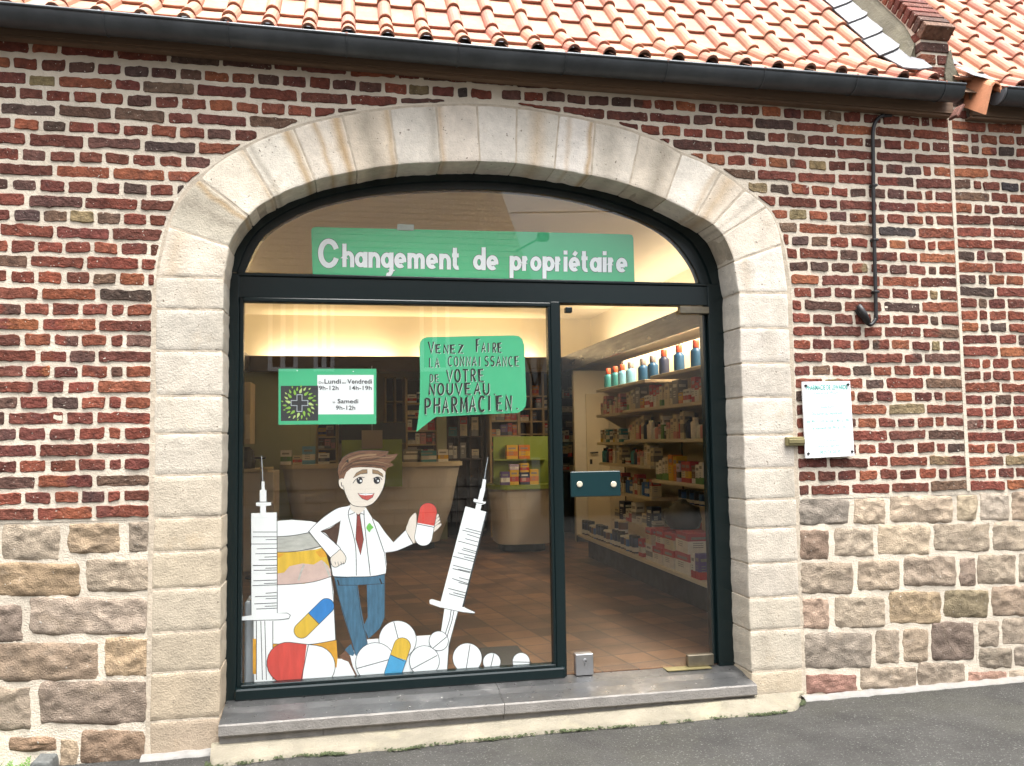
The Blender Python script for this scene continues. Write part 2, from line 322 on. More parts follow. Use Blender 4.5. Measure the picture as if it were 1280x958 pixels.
def lay_brick(mb, poly, y, proud=.0045):
    if len(poly) < 3: return
    cx = sum(p[0] for p in poly) / len(poly); cz = sum(p[1] for p in poly) / len(poly)
    ar = abs(sum(poly[i][0] * poly[(i + 1) % len(poly)][1] - poly[(i + 1) % len(poly)][0] * poly[i][1] for i in range(len(poly)))) / 2
    if ar < .0006: return
    pts = []
    for i in range(len(poly)):
        a, b = poly[i], poly[(i + 1) % len(poly)]; L = math.dist(a, b); n = max(2, int(L / .016)); cut = min(.006, L * .2)
        for k in range(n):
            s = cut + (L - 2 * cut) * k / (n - 1); pts.append(lerp2(a, b, s / L))
    sd = R.uniform(0, 99); col = brick_col(); col2 = col
    if R.random() < .13: col2 = brick_col()
    J = []
    for (x, z) in pts:
        nx = noise.noise((x * 45, z * 45, sd)); nz_ = noise.noise((x * 45, z * 45, sd + 7)); n2 = noise.noise((x * 110, z * 110, sd + 3))
        n3 = noise.noise((x * 20, z * 20, sd + 11)); J.append((x + nx * .0045 + n2 * .0026, z + nz_ * .0048 + n2 * .0026 + n3 * .0045))
    n = len(J); base = len(mb.v); pr = proud + R.uniform(-.0025, .003)
    ax = R.uniform(-.02, .02); az = R.uniform(-.02, .02); flip = R.choice((-1, 1)); cutx = R.uniform(-.05, .05)
    def cc(x): return col2 if flip * (x - cx - cutx) > 0 else col
    for (x, z) in J: mb.vert((x, y + .006, z), cc(x))
    for (x, z) in J: mb.vert((x, y - pr * .3, z), cc(x))
    for k in (.004, .022):
        for (x, z) in J:
            dx, dz = cx - x, cz - z; d = math.hypot(dx, dz) + 1e-9; m_ = min(k, d * .7)
            yy = y - pr + ax * (x - cx) + az * (z - cz) + noise.noise((x * 40, z * 40, sd)) * .0018
            mb.vert((x + dx / d * m_, yy, z + dz / d * m_), cc(x))
    for rr in range(3):
        for i in range(n): mb.face((base + rr * n + i, base + rr * n + (i + 1) % n, base + (rr + 1) * n + (i + 1) % n, base + (rr + 1) * n + i))
    mb.face([base + 3 * n + i for i in range(n)])
COURSE = .0732
def in_arch(x, z, grow=.0):
    if z < ZSPL: return XOL - grow < x < XOR + grow
    return x > outr[0][0] - grow and x < outr[-1][0] + grow and z < arch_z(x) + grow
def arch_z(x):
    for i in range(len(outr) - 1):
        a, b = outr[i], outr[i + 1]
        if a[0] <= x <= b[0] and b[0] > a[0]: return a[1] + (b[1] - a[1]) * (x - a[0]) / (b[0] - a[0])
    return -9
def course_row(mb, x0, x1, z, kind, direction, y, arch=True):
    """English bond: stretcher and header courses in turn, a closer after the first header"""
    x = 0; L = x1 - x0; seq = []; first = True; j = .0185
    if kind == 1: seq = [.108, .05]
    tot = 0
    while tot < L:
        if seq: wdt = seq.pop(0)
        elif kind == 0: wdt = R.choice((.228, .231, .234, .226, .230, .110)) if not first else .230
        else: wdt = R.uniform(.098, .113)
        first = False
        a, b = tot, tot + wdt; tot += wdt + j + R.uniform(-.003, .004)
        if b > L - .03: b = L
        if b - a < .03 or a > L - .03: continue
        xa, xb = (x0 + a, x0 + b) if direction > 0 else (x1 - b, x1 - a)
        h = COURSE - R.uniform(.019, .026); dz = R.uniform(-.0025, .0025); tl = R.uniform(-.003, .003)
        poly = [(xa, z + dz - tl), (xb, z + dz + tl), (xb, z + dz + h + tl + R.uniform(-.002, .002)), (xa, z + dz + h - tl)]
        if arch:
            cx, cz = (xa + xb) / 2, z + h / 2
            for p in (outr[::2]):
                if abs(p[0] - cx) < .35 and abs(p[1] - cz) < .35:
                    pass
            near = sorted(range(len(outr) - 1), key=lambda i: math.dist(((outr[i][0] + outr[i + 1][0]) / 2, (outr[i][1] + outr[i + 1][1]) / 2), (cx, cz)))[:1]
            i = near[0]; a_, b_ = outr[i], outr[i + 1]; dx, dz2 = b_[0] - a_[0], b_[1] - a_[1]; l = math.hypot(dx, dz2); nr = (-dz2 / l, dx / l)
            if z + h > ZSPL - .02 and cx > XOL - .3 and cx < XOR + .3:
                p = (a_[0] + nr[0] * .022, a_[1] + nr[1] * .022); poly = clip_half(poly, p, nr)
                if poly:
                    mx = sum(q[0] for q in poly) / len(poly); mz = sum(q[1] for q in poly) / len(poly)
                    if in_arch(mx, mz, .005): poly = []
        if xb < XMIN or xa > XMAX: continue
        if len(poly) >= 3: lay_brick(mb, poly, y)
ZB = 1.098                      # top of the stone base
mb = MB(); mbn = MB(); k = 0; z = ZB + .006
while z < ZTOP - .02:
    kind = k % 2
    zl = z - .012
    if z < ZSPL: 
        course_row(mb, XMIN, XOL - .014, zl, kind, -1, YW, False); course_row(mb, XOR + .016, XJ - .008, z, kind, -1, YW, False)
    elif z < max(p[1] for p in outr) + .05:
        course_row(mb, XMIN, .75, zl + .004, kind, -1, YW); course_row(mb, .765, XJ - .008, z, kind, -1, YW)
    else:
        course_row(mb, XMIN, XJ - .008, z, kind, -1, YW, False)
    z += COURSE; k += 1
k = 0; z = ZB + .006
while z < ZTOP - .02:
    course_row(mbn, XJ + .014, XMAX, z - .004, (k + (1 if R.random() < .15 else 0)) % 2, 1, YW, False)
    z += COURSE * .965; k += 1
def wall_sheet(mb, x0, x1, z0, z1, y, m=1, col=(1, 1, 1), step=.25):
    nx = max(1, int((x1 - x0) / step)); nz_ = max(1, int((z1 - z0) / step))
    for i in range(nx):
        for j in range(nz_):
            a, b = x0 + (x1 - x0) * i / nx, x0 + (x1 - x0) * (i + 1) / nx; c, d = z0 + (z1 - z0) * j / nz_, z0 + (z1 - z0) * (j + 1) / nz_
            mb.quad((a, y, c), (b, y, c), (b, y, d), (a, y, d), m, col)
# mortar bed behind the bricks (with the arch left open)
wall_sheet(mb, XMIN, XOL + .01, ZB - .02, ZTOP + .05, YW); wall_sheet(mb, XOR - .01, XJ, ZB - .02, ZTOP + .05, YW)
oo = resample(outr, 60)
for i in range(59):
    a, b = oo[i], oo[i + 1]
    xa, xb = max(a[0], XOL + .01), min(b[0], XOR - .01)
    if xb > xa: mb.quad((xa, YW, a[1] - .015), (xb, YW, b[1] - .015), (xb, YW, ZTOP + .05), (xa, YW, ZTOP + .05), 1)
mb.build('brick_wall', [M['brick'], M['mortar']], shop)
wall_sheet(mbn, XJ + .001, XMAX, ZB - .02, ZTOP + .05, YW + .001)
# raised vertical mortar joint between the buildings
mbn.prism([(XJ - .010, ZB), (XJ + .014, ZB), (XJ + .012, 2.2), (XJ + .016, ZTOP), (XJ - .012, ZTOP), (XJ - .006, 2.2)], YW - .005, YW + .002, 1)
mbn.build('brick_wall', [M['brick'], M['mortar']], nb)

# stone base -----------------------------------------------------------------------------------------
def stone(mb, q, y, proud, amp, col, nx=12, ny=8, jit=.006, fall=.10, rnd=.05, deep=None, sag0=0, sag1=0, scale=14, rocky=0, bands=(), m=0, side_m=None):
    """one dressed or rock-faced stone: q = corners (bl, br, tr, tl) in X,Z"""
    sd = R.uniform(0, 99); idx = {}
    w0 = math.dist(q[0], q[1]); h0 = math.dist(q[0], q[3]); e_ = min(fall, .005 if not rocky else .008)
    U = [-1, -1 + e_ / w0, -1 + 2 * e_ / w0] + [-1 + 2 * e_ / w0 + (2 - 4 * e_ / w0) * i / (nx - 4) for i in range(1, nx - 4)] + [1 - 2 * e_ / w0, 1 - e_ / w0, 1]
    V = [-1, -1 + e_ / h0, -1 + 2 * e_ / h0] + [-1 + 2 * e_ / h0 + (2 - 4 * e_ / h0) * i / (ny - 4) for i in range(1, ny - 4)] + [1 - 2 * e_ / h0, 1 - e_ / h0, 1]
    for j in range(ny + 1):
        for i in range(nx + 1):
            u, v = U[i], V[j]
            k = 1 - rnd * (abs(u) ** 5 * abs(v) ** 5); uu, vv = (u * k + 1) / 2, (v * k + 1) / 2
            a = lerp2(q[0], q[1], uu); b = lerp2(q[3], q[2], uu); p = lerp2(a, b, vv)
            sg = 4 * uu * (1 - uu) * (sag0 * (1 - vv) + sag1 * vv)
            if sg:
                dx, dz = b[0] - a[0], b[1] - a[1]; l = math.hypot(dx, dz); p = (p[0] + dx / l * sg, p[1] + dz / l * sg)
            ed = 1 if (abs(u) > .999 or abs(v) > .999) else .4
            p = (p[0] + noise.noise((p[0] * 22, p[1] * 22, sd)) * jit * ed, p[1] + noise.noise((p[0] * 22, p[1] * 22, sd + 9)) * jit * ed)
            e = min((1 - abs(u)) * w0 / 2, (1 - abs(v)) * h0 / 2); f = min(1, e / fall) if fall > 0 else 1; f = f * (2 - f)
            nn = noise.fractal((p[0] * scale, p[1] * scale, sd), 1.0, 2.1, 5) + .5 * abs(noise.noise((p[0] * scale * .8, p[1] * scale * .8, sd + 5)))
            if rocky: nn += .9 * abs(noise.noise((p[0] * scale * 1.1 + p[1] * 5, p[1] * scale * 2.2, sd + 4))) - .35 * noise.cell((p[0] * 17 + noise.noise((p[0] * 30, p[1] * 30, sd)) * .5, p[1] * 24, sd))
            yy = y - proud * (.25 + .75 * f) + amp * nn * (.3 + .7 * f)
            cv = 1 + .12 * noise.noise((p[0] * 9, p[1] * 9, sd + 2))
            idx[i, j] = mb.vert((p[0], min(yy, y - .001 - .003 * f), p[1]), shade(col, cv, uu + .05 * noise.noise((p[0] * 12, p[1] * 12, sd)), vv, bands))
    for j in range(ny):
        for i in range(nx): mb.face((idx[i, j], idx[i + 1, j], idx[i + 1, j + 1], idx[i, j + 1]), m)
    per = [(i, 0) for i in range(nx)] + [(nx, j) for j in range(ny)] + [(i, ny) for i in range(nx, 0, -1)] + [(0, j) for j in range(ny, 0, -1)]
    yd = [y + .012] if deep is None else [y + .02, y + .08, y + .14, deep]
    prev = [idx[k] for k in per]
    for yy in yd:
        cur = []
        for k in per:
            p = mb.v[idx[k]]; jj = noise.noise((p[0] * 20, p[2] * 20, yy * 20)) * (.003 if deep else 0)
            cur.append(mb.vert((p[0] + jj, yy, p[2] + jj), mb.c[idx[k]]))
        for i in range(len(per)):
            a, b = i, (i + 1) % len(per); mb.face((prev[a], cur[a], cur[b], prev[b]), m)
        prev = cur
def shade(col, cv, uu, vv, bands):
    c = [x * cv for x in col]
    for (u0, wd, st, bc) in bands:
        t = max(0, 1 - abs(uu - u0) / wd) * st; c = [a + (b - a) * t for a, b in zip(c, bc)]
    return tuple(c)
def cq(o, s, r):      # crop pixels -> corner quad on the wall
    x0, x1, y0, y1 = r; x0, x1 = o[0] + x0 / s, o[0] + x1 / s; y0, y1 = o[1] + y0 / s, o[1] + y1 / s
    tilt = 0
    return XZ([(x0, y1), (x1, y1), (x1, y0), (x0, y0)])
GREY = [tuple(v * k_ for v, k_ in zip(c_, (1.32, 1.28, 1.2))) for c_ in [(.265, .225, .18), (.245, .205, .165), (.225, .19, .155), (.29, .245, .195), (.255, .215, .175), (.30, .255, .205)]]
SR = [((103, 272, 65, 150), (.21, .19, .17)), ((287, 393, 60, 148), (.36, .30, .24)), ((407, 620, 52, 143), (.36, .30, .24)), ((632, 700, 52, 137), (.34, .29, .22)), ((708, 808, 42, 137), (.34, .30, .26)), ((815, 925, 38, 135), (.30, .24, .19)),
      ((105, 203, 168, 268), (.20, .15, .12)), ((222, 355, 162, 258), 0), ((368, 543, 150, 250), (.38, .32, .25)), ((555, 742, 145, 240), 0), ((752, 925, 140, 238), 0),
      ((107, 285, 275, 382), 0), ((300, 443, 268, 370), (.30, .25, .20)), ((455, 630, 255, 357), (.27, .225, .185)), ((642, 695, 260, 355), (.25, .20, .17)), ((700, 830, 250, 350), 0), ((838, 935, 245, 345), 0),
      ((113, 205, 397, 500), (.31, .235, .19)), ((222, 393, 390, 495), 0), ((405, 580, 373, 482), (.285, .225, .155)), ((588, 738, 368, 462), (.17, .145, .10)), ((750, 925, 355, 455), (.25, .20, .16)),
      ((122, 348, 510, 632), (.22, .195, .17)), ((360, 440, 500, 615), 0), ((452, 538, 497, 610), (.28, .23, .18)), ((547, 690, 475, 605), (.14, .112, .098)), ((705, 775, 470, 557), 0), ((783, 935, 462, 552), 0),
      ((705, 818, 562, 630), (.20, .175, .145)), ((823, 935, 555, 625), (.2, .175, .15)), ((125, 297, 650, 715), (.22, .13, .11)), ((310, 498, 625, 702), 0), ((502, 660, 612, 697), 0), ((668, 800, 640, 690), (.25, .16, .13)), ((806, 935, 636, 680), 0)]
SLF = [((5, 212, 103, 228), 0), ((243, 425, 95, 205), (.28, .22, .16)), ((455, 527, 90, 200), 0), ((-95, 285, 237, 355), (.25, .19, .13)), ((305, 527, 222, 340), 0), ((-80, 80, 385, 515), (.2, .165, .145)), ((103, 522, 358, 492), (.29, .245, .21)),
       ((-95, 348, 520, 655), (.23, .18, .14)), ((370, 522, 502, 640), (.34, .26, .18)), ((-80, 108, 680, 830), 0), ((137, 520, 655, 808), (.20, .165, .14)), ((30, 200, 855, 905), (.2, .14, .1)), ((210, 275, 862, 970), (.3, .24, .18)), ((285, 515, 830, 950), (.19, .14, .105)), ((-95, -10, 103, 225), 0)]
pl = MB(); pn = MB(); pr_ = MB()
for r_, c_ in SR:
    q = cq((960, 600), 2.676, r_); tgt = pn if q[0][0] > XJ - .01 else pr_
    stone(tgt, q, YW + .004, .010, .0068, (tuple(v * k_ for v, k_ in zip(c_, (1.26, 1.2, 1.1))) if c_ else 0) or R.choice(GREY), 26, 17, .010, .022, .05, rocky=1)
for r_, c_ in SLF: stone(pl, cq((0, 620), 2.833, r_), YW + .004, .010, .0068, (tuple(v * k_ for v, k_ in zip(c_, (1.32, 1.26, 1.15))) if c_ else 0) or R.choice(GREY), 30, 18, .010, .022, .05, rocky=1)
for side in (0, 1):             # the base goes on past both edges of the picture
    rows = [(-.05, .10), (.115, .29), (.305, .46), (.475, .64), (.655, .80), (.815, .94), (.955, 1.075)]
    for (za, zb) in rows:
        x = XMIN if side == 0 else 3.98
        end = -1.655 if side == 0 else XMAX
        while x < end - .06:
            wd = min(R.uniform(.2, .45), end - x); stone(pl if side == 0 else pn, [(x, za), (x + wd - .02, za), (x + wd - .02, zb), (x, zb)], YW + .004, .010, .0068, R.choice(GREY), 18, 12, .01, .022, .05, rocky=1); x += wd
wall_sheet(pl, XMIN, XOL + .01, -.1, ZB - .02, YW + .002, 1); wall_sheet(pr_, XOR - .01, XJ, -.1, ZB - .02, YW + .002, 1); wall_sheet(pn, XJ + .001, XMAX, -.1, ZB - .02, YW + .002, 1)
pl.build('stone_plinth', [M['rough_stone'], M['mortar']], shop, smooth=True, label='rough stone base left of the shop front'); pr_.build('stone_plinth', [M['rough_stone'], M['mortar']], shop, smooth=True, label='rough stone base right of the shop front'); pn.build('stone_plinth', [M['rough_stone'], M['mortar']], nb, smooth=True)

# arch and jambs --------------------------------------------------------------------------------------
ar = MB(); DEEP = 4.66
JT = [((211, 283), (286.5, 308.5)), ((250, 224), (311, 271)), ((305, 186), (342, 247.5)), ((367, 161), (394, 226)), ((428, 146), (446, 214.5)), ((487, 137), (497, 206.5)), ((545, 133.5), (551, 203)), ((596, 132.5), (600, 202.5)), ((646, 136), (645, 205)), ((699, 145), (693, 212)), ((744, 153.5), (739, 220)), ((800, 169), (787, 232)), ((852, 193), (832, 249.5)), ((901, 216), (871, 270)), ((930, 238), (891, 281)), ((958, 259), (903, 294)), ((976.5, 306), (917, 327))]
WS = (.60, .55, .465); WS2 = (.53, .48, .40); BEI = (.45, .385, .285); BEI2 = (.41, .34, .245)
acol = [tuple(min(.72, v * k_) for v, k_ in zip(c_, (1.10, 1.09, 1.06))) for c_ in [(.50, .46, .38), (.64, .58, .485), (.66, .61, .53), (.62, .56, .48), (.55, .48, .39), (.56, .52, .46), (.58, .52, .45), (.57, .53, .475), (.55, .51, .45), (.64, .60, .55), (.58, .53, .46), (.54, .48, .40), (.66, .61, .54), (.60, .53, .44), (.63, .57, .49), (.60, .54, .46)]]
sag = [.012, .010, .006, .004, .003, .003, .003, .003, .003, .003, .004, .004, .005, .003, .004, .013]
def shrink(q, g):
    cx = sum(p[0] for p in q) / 4; cz = sum(p[1] for p in q) / 4
    a = lerp2(q[0], q[1], g / math.dist(q[0], q[1])); b = lerp2(q[1], q[0], g / math.dist(q[0], q[1])); c = lerp2(q[2], q[3], g / math.dist(q[2], q[3])); d = lerp2(q[3], q[2], g / math.dist(q[2], q[3]))
    return [a, b, c, d]
RU, DK = (.42, .27, .12), (.30, .26, .20)
bands = {0: [(.55, .5, 0.68, DK), (.9, .1, 0.68, RU)], 1: [(.95, .1, 0.41, RU)], 2: [(.12, .10, 0.61, DK), (.88, .14, 0.81, RU)], 3: [(.42, .1, 0.68, RU), (.86, .16, 0.85, RU)], 4: [(.45, .3, 0.61, DK), (.92, .12, 0.54, RU)], 5: [(.9, .2, 0.41, DK)], 6: [(.05, .12, 0.54, RU)], 8: [(.5, .3, 0.47, RU)], 9: [(.9, .12, 0.81, RU), (.3, .1, 0.41, RU)], 10: [(.4, .4, 0.41, DK)], 11: [(.62, .3, 0.68, DK)], 12: [(.9, .14, 0.47, RU)], 13: [(.4, .4, 0.47, RU)], 14: [(.5, .2, 0.41, DK)]}
for i in range(len(JT) - 1):
    (o0, i0), (o1, i1) = JT[i], JT[i + 1]
    q = shrink(XZ([i0, i1, o1, o0]), .0028)
    stone(ar, q, YW + .003, .0045, .003, acol[i], 26, 22, .0045, .004, .012, DEEP, sag[i], sag[i] * 1.5, 10, bands=bands.get(i, ()))
# springers
q = XZ([(281, 347), (286.5, 308.5), (211, 283), (199, 347)]); q = [(q[3][0] + .004, q[3][1] + .004), (XL, q[0][1] + .004), q[1], q[2]]
stone(ar, [(XOL + .008, WZ(240, 347) + .004), (XL, WZ(240, 347) + .004), XZ([(286.5, 309.5)])[0], XZ([(211, 284)])[0]], YW + .003, .0045, .003, (.62, .55, .45), 22, 16, .004, .004, .012, DEEP, 0, 0, 10, bands=[(.2, .2, .3, RU)])
stone(ar, [(XR, WZ(935, 366) + .004), (XOR - .008, WZ(985, 366) + .004), XZ([(976.5, 307)])[0], XZ([(917, 328)])[0]], YW + .003, .0045, .003, (.66, .61, .53), 22, 16, .004, .004, .012, DEEP, 0, 0, 10, bands=[(.2, .2, .3, RU)])
ly = [347, 387, 439, 495, 542, 594, 647, 689, 735, 789, 839, 899, 952]
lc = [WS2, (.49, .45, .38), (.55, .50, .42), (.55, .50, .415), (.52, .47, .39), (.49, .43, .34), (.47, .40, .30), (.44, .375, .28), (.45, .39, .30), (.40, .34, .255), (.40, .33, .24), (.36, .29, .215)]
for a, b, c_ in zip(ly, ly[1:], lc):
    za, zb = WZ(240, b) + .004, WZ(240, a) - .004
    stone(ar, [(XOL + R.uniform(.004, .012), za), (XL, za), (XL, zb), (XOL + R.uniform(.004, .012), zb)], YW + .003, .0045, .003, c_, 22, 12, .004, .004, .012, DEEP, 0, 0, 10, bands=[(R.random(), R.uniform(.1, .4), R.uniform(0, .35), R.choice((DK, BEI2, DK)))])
ry = [366, 410, 454, 497, 544, 586, 625, 661, 705, 748, 789, 841, 880]
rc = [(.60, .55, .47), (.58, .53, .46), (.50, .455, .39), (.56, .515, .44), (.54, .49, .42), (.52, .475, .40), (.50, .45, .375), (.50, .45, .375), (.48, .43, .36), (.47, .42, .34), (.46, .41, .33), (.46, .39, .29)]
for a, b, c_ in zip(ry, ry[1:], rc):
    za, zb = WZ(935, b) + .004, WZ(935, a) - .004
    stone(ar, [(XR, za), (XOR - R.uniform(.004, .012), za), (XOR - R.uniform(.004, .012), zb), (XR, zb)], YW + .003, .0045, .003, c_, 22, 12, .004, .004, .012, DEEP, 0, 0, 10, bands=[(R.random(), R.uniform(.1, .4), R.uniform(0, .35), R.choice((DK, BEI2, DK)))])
# mortar filling behind the joints: front ring and reveal
ii = resample(intr, 80); oo = resample(outr, 80)
L0 = [(XL, -.1)] + ii + [(XR, -.1)]; O0 = [(XOL, -.1)] + oo + [(XOR, -.1)]
def off(c, d):
    o = []
    for i in range(len(c)):
        a, b = c[max(0, i - 1)], c[min(len(c) - 1, i + 1)]; dx, dz = b[0] - a[0], b[1] - a[1]; l = math.hypot(dx, dz) or 1; o.append((c[i][0] - dz / l * d, c[i][1] + dx / l * d))
    return o
I2 = off(L0, .005); O2 = off(O0, .012)
for i in range(len(L0) - 1):
    ar.quad((I2[i][0], YW - .0004, I2[i][1]), (I2[i + 1][0], YW - .0004, I2[i + 1][1]), (O2[i + 1][0], YW - .0004, O2[i + 1][1]), (O2[i][0], YW - .0004, O2[i][1]), 1)
    ar.quad((I2[i][0], YW + .001, I2[i][1]), (I2[i][0], DEEP, I2[i][1]), (I2[i + 1][0], DEEP, I2[i + 1][1]), (I2[i + 1][0], YW + .001, I2[i + 1][1]), 1)
ar.build('stone_arch', [M['white_stone'], M['joint']], shop, smooth=True)

# window frame ------------------------------------------------------------------------------------------
GI_PX = [(305.5, 341.5), (308, 335), (312.6, 325), (325, 301), (347.7, 281), (392.8, 258.8), (455, 244), (510, 238.5), (567, 236), (630, 237.5), (705, 246), (755.4, 258.8), (805.6, 276), (843, 300), (868, 332.7), (876.5, 355.5)]
gi = resample(catmull(XZ(GI_PX, YF)), 60)
zt0, zt1 = WZ(303.5, 377, YF), (WZ(305.5, 341.5, YF) + WZ(876, 355.5, YF)) / 2     # transom bottom / top
fo = [p for p in off(L0, .012)]
zcut = zt1
up = [p for p in intr if p[1] > zcut - .0]
fo2 = resample([(XL - .01, zcut)] + off(up, .012) + [(XR + .01, zcut)], 60)
fr = MB()
def ring(mb, A, B, y0, y1, m=0):
    for i in range(len(A) - 1):
        a, b, c, d = A[i], A[i + 1], B[i + 1], B[i]
        mb.quad((d[0], y0, d[1]), (c[0], y0, c[1]), (b[0], y0, b[1]), (a[0], y0, a[1]), m)
        mb.quad((d[0], y1, d[1]), (c[0], y1, c[1]), (c[0], y0, c[1]), (d[0], y0, d[1]), m)
mid = [lerp2(a, b, .52) for a, b in zip(fo2, gi)]; mid2 = [lerp2(a, b, .6) for a, b in zip(fo2, gi)]
ring(fr, fo2, mid, YF - .004, YF + .03); ring(fr, mid, gi, YF + .012, YF + .07)
XJL = WX(303.5, 500, YF) ; XJR = WX(884, 500, YF)
XM0, XM1 = WX(688, 600, YF), WX(704.5, 600, YF)
ZS = .158                       # top of the sill at the frame
fr.box(XL - .01, YF, .125, XJL - .022, YF + .08, zt1, 0, .004); fr.box(XJL - .0215, YF + .014, ZS + .01, XJL, YF + .075, zt0 + .03, 0, .003)
fr.box(XJR + .022, YF - .004, .145, XR + .01, YF + .08, zt1, 0, .004); fr.box(XJR, YF + .03, ZS, XJR + .022, YF + .08, zt0, 0, .003)
fr.box(XJL - .03, YF + .004, zt0 + .022, XJR + .03, YF + .08, zt1 - .012, 0, .004); fr.box(XJL - .03, YF - .004, zt1 - .0115, XJR + .03, YF + .06, zt1 + .004, 0, .004)
fr.box(XM0 + .016, YF + .002, ZS - .012, XM1, YF + .078, zt0 + .03, 0, .005)
zb0, zb1 = WZ(500, 862, YF - .02) , WZ(690, 831, YF)
# beads round the fixed pane
fr.box(XJL - .002, YF - .008, zt0 - .001, XM0 + .018, YF + .05, zt0 + .0215, 0, .005); fr.box(XM0, YF - .008, zb1, XM0 + .0155, YF + .05, zt0 - .002, 0, .005)
fr.box(XJL - .028, YF - .022, ZS - .004, XM1 - .012, YF + .06, zb1 - .014, 0, .008); fr.box(XJL - .001, YF - .006, zb1 - .0135, XM0 + .015, YF + .05, zb1 + .002, 0, .004)
# door stop block and strip above the door
fr.box(WX(708, 388, YF), YF + .01, zt0 - .028, WX(716, 388, YF), YF + .05, zt0 + .001, 0, .003)
frame = fr.build('window_frame', M['frame'], shop)
YG = YF + .020
g = MB(); g.box(XJL - .01, YG, zb1 - .01, XM0 + .01, YG + .006, zt0 + .01); g.build('glass_pane', M['glass'], frame, label='large fixed lower pane of the shop window')
g = MB(); n_ = len(gi); g.prism([(gi[0][0] - .01, zt1 - .005), (gi[-1][0] + .01, zt1 - .005)] + [(p[0], p[1] + .006) for p in gi[::-1]], YG + .002, YG + .008); g.build('glass_pane', M['glass'], frame, label='arched pane above the transom')
# door ----------------------------------------------------------------------------------------------------
g = MB(); XD0, XD1, ZD0, ZD1 = XM1 + .004, WX(888.5, 600, YF), ZS + .012, zt0 - .006
g.box(XD0, YG + .004, ZD0, XD1, YG + .014, ZD1)
door = g.build('door', M['glass'], shop, label='frameless glass door with a dark green handle plate')
h = MB(); a, b = W(713, 590, YG - .03), W(776, 620, YG - .03)
h.box(a.x, YG - .035, b.z, b.x, YG - .018, a.z, 0, .004); h.box(a.x + .01, YG - .018, b.z + .01, b.x - .01, YG + .0035, a.z - .01, 0)
for px in (724.5, 767):
    c = W(px, 605.5, YG - .036); h.tube([(c.x, YG - .034, c.z), (c.x, YG - .039, c.z), (c.x, YG - .041, c.z)], [.0165, .0165, .012], 16, 1)
h.build('handle', [M['handle_green'], M['gold']], door)
h = MB(); a, b = W(849, 383.5, YF), W(887, 392.5, YF); h.box(a.x, YF - .012, b.z, b.x - .006, YF + .028, a.z, 0, .003); h.build('hinge', M['bronze'], door, label='upper corner fitting of the glass door')
h = MB(); a, b = W(859.5, 819.5, YF), W(893, 832, YF); h.box(a.x, YF - .006, ZS + .006, b.x - .004, YF + .03, a.z, 0, .003); h.build('hinge', M['bronze'], door, label='lower corner fitting of the glass door')
h = MB(); a, b = W(719.5, 818.5, YF - .01), W(742, 839, YF - .01); h.box(a.x, YF - .012, ZS + .004, b.x, YF + .034, a.z, 0, .003)
cx_ = (a.x + b.x) / 2 + .004; cz_ = a.z - .045; h.tube([(cx_, YF - .011, cz_ + .010), (cx_, YF - .022, cz_ + .010)], .0105, 14, 1); h.box(cx_ - .007, YF - .020, cz_ - .018, cx_ + .007, YF - .0115, cz_ + .004, 1, .003)
h.tube([(cx_, YF - .0225, cz_ + .010), (cx_, YF - .0235, cz_ + .010)], .004, 8, 2); h.build('lock', [M['steel'], M['steel'], M['black_metal']], door)
h = MB(); h.box(WX(831, 835, YF), YF - .045, ZS + .0005, WX(886, 835, YF), YF + .04, ZS + .0045, 0); h.build('threshold_plate', M['brass'], door)
# doorstep --------------------------------------------------------------------------------------------------
ds = MB(); YS = 4.19; xs = [XL + .003, WX(630.6, 879, YS), XR + .016 - .03]
zf_ = .124
def slab(mb, x0, x1, m_top, m_side):
    nx = 24; ys = [YS + .006, YS + .03, YS + .12, 4.36, YF + .03]; zs = [zf_, zf_ + .003, zf_ + .012, ZS - .008, ZS]
    gridi = []
    for i in range(nx + 1):
        x = x0 + (x1 - x0) * i / nx; row = []
        for y_, z_ in zip(ys, zs):
            j_ = noise.noise((x * 9, y_ * 9, 3)) * .0016; row.append(mb.vert((x, y_ + (noise.noise((x * 30, 1, 1)) * .003 if y_ < YS + .02 else 0), z_ + j_)))
        yy = YS + noise.noise((x * 25, 5, 5)) * .003
        row = [mb.vert((x, yy + .004, zf_ - .056)), mb.vert((x, yy, zf_ - .05)), mb.vert((x, yy, zf_ - .007 + noise.noise((x * 40, 2, 8)) * .002))] + row
        gridi.append(row)
    for i in range(nx):
        for k_ in range(len(gridi[0]) - 1): mb.face((gridi[i][k_], gridi[i + 1][k_], gridi[i + 1][k_ + 1], gridi[i][k_ + 1]), m_side if k_ < 3 else m_top)
    for gr, rv in ((gridi[0], 1), (gridi[-1], 0)):
        e = mb.vert((mb.v[gr[0]][0], YF + .03, zf_ - .056)); f_ = gr + [e]; mb.face(f_[::-1] if rv else f_, m_side)
    mb.quad((x0, YS + .004, zf_ - .056), (x0, YF, zf_ - .056), (x1, YF, zf_ - .056), (x1, YS + .004, zf_ - .056), m_side)
slab(ds, xs[0], xs[1] - .001, 0, 1); slab(ds, xs[1] + .002, xs[2] + .014, 0, 1)
xr = [XL + .004, WX(404, 915, 4.21), WX(630, 895, 4.21), WX(770, 885, 4.21), WX(840, 880, 4.21), WX(892, 877, 4.21), XR - .003]
for a, b in zip(xr, xr[1:]): ds.box(a + .0008, YS + .022 + R.uniform(-.002, .002), -.05, b - .0008, YF, zf_ - .0575, 1, .002)
ds.build('doorstep', [M['bluestone_top'], M['bluestone']], shop)

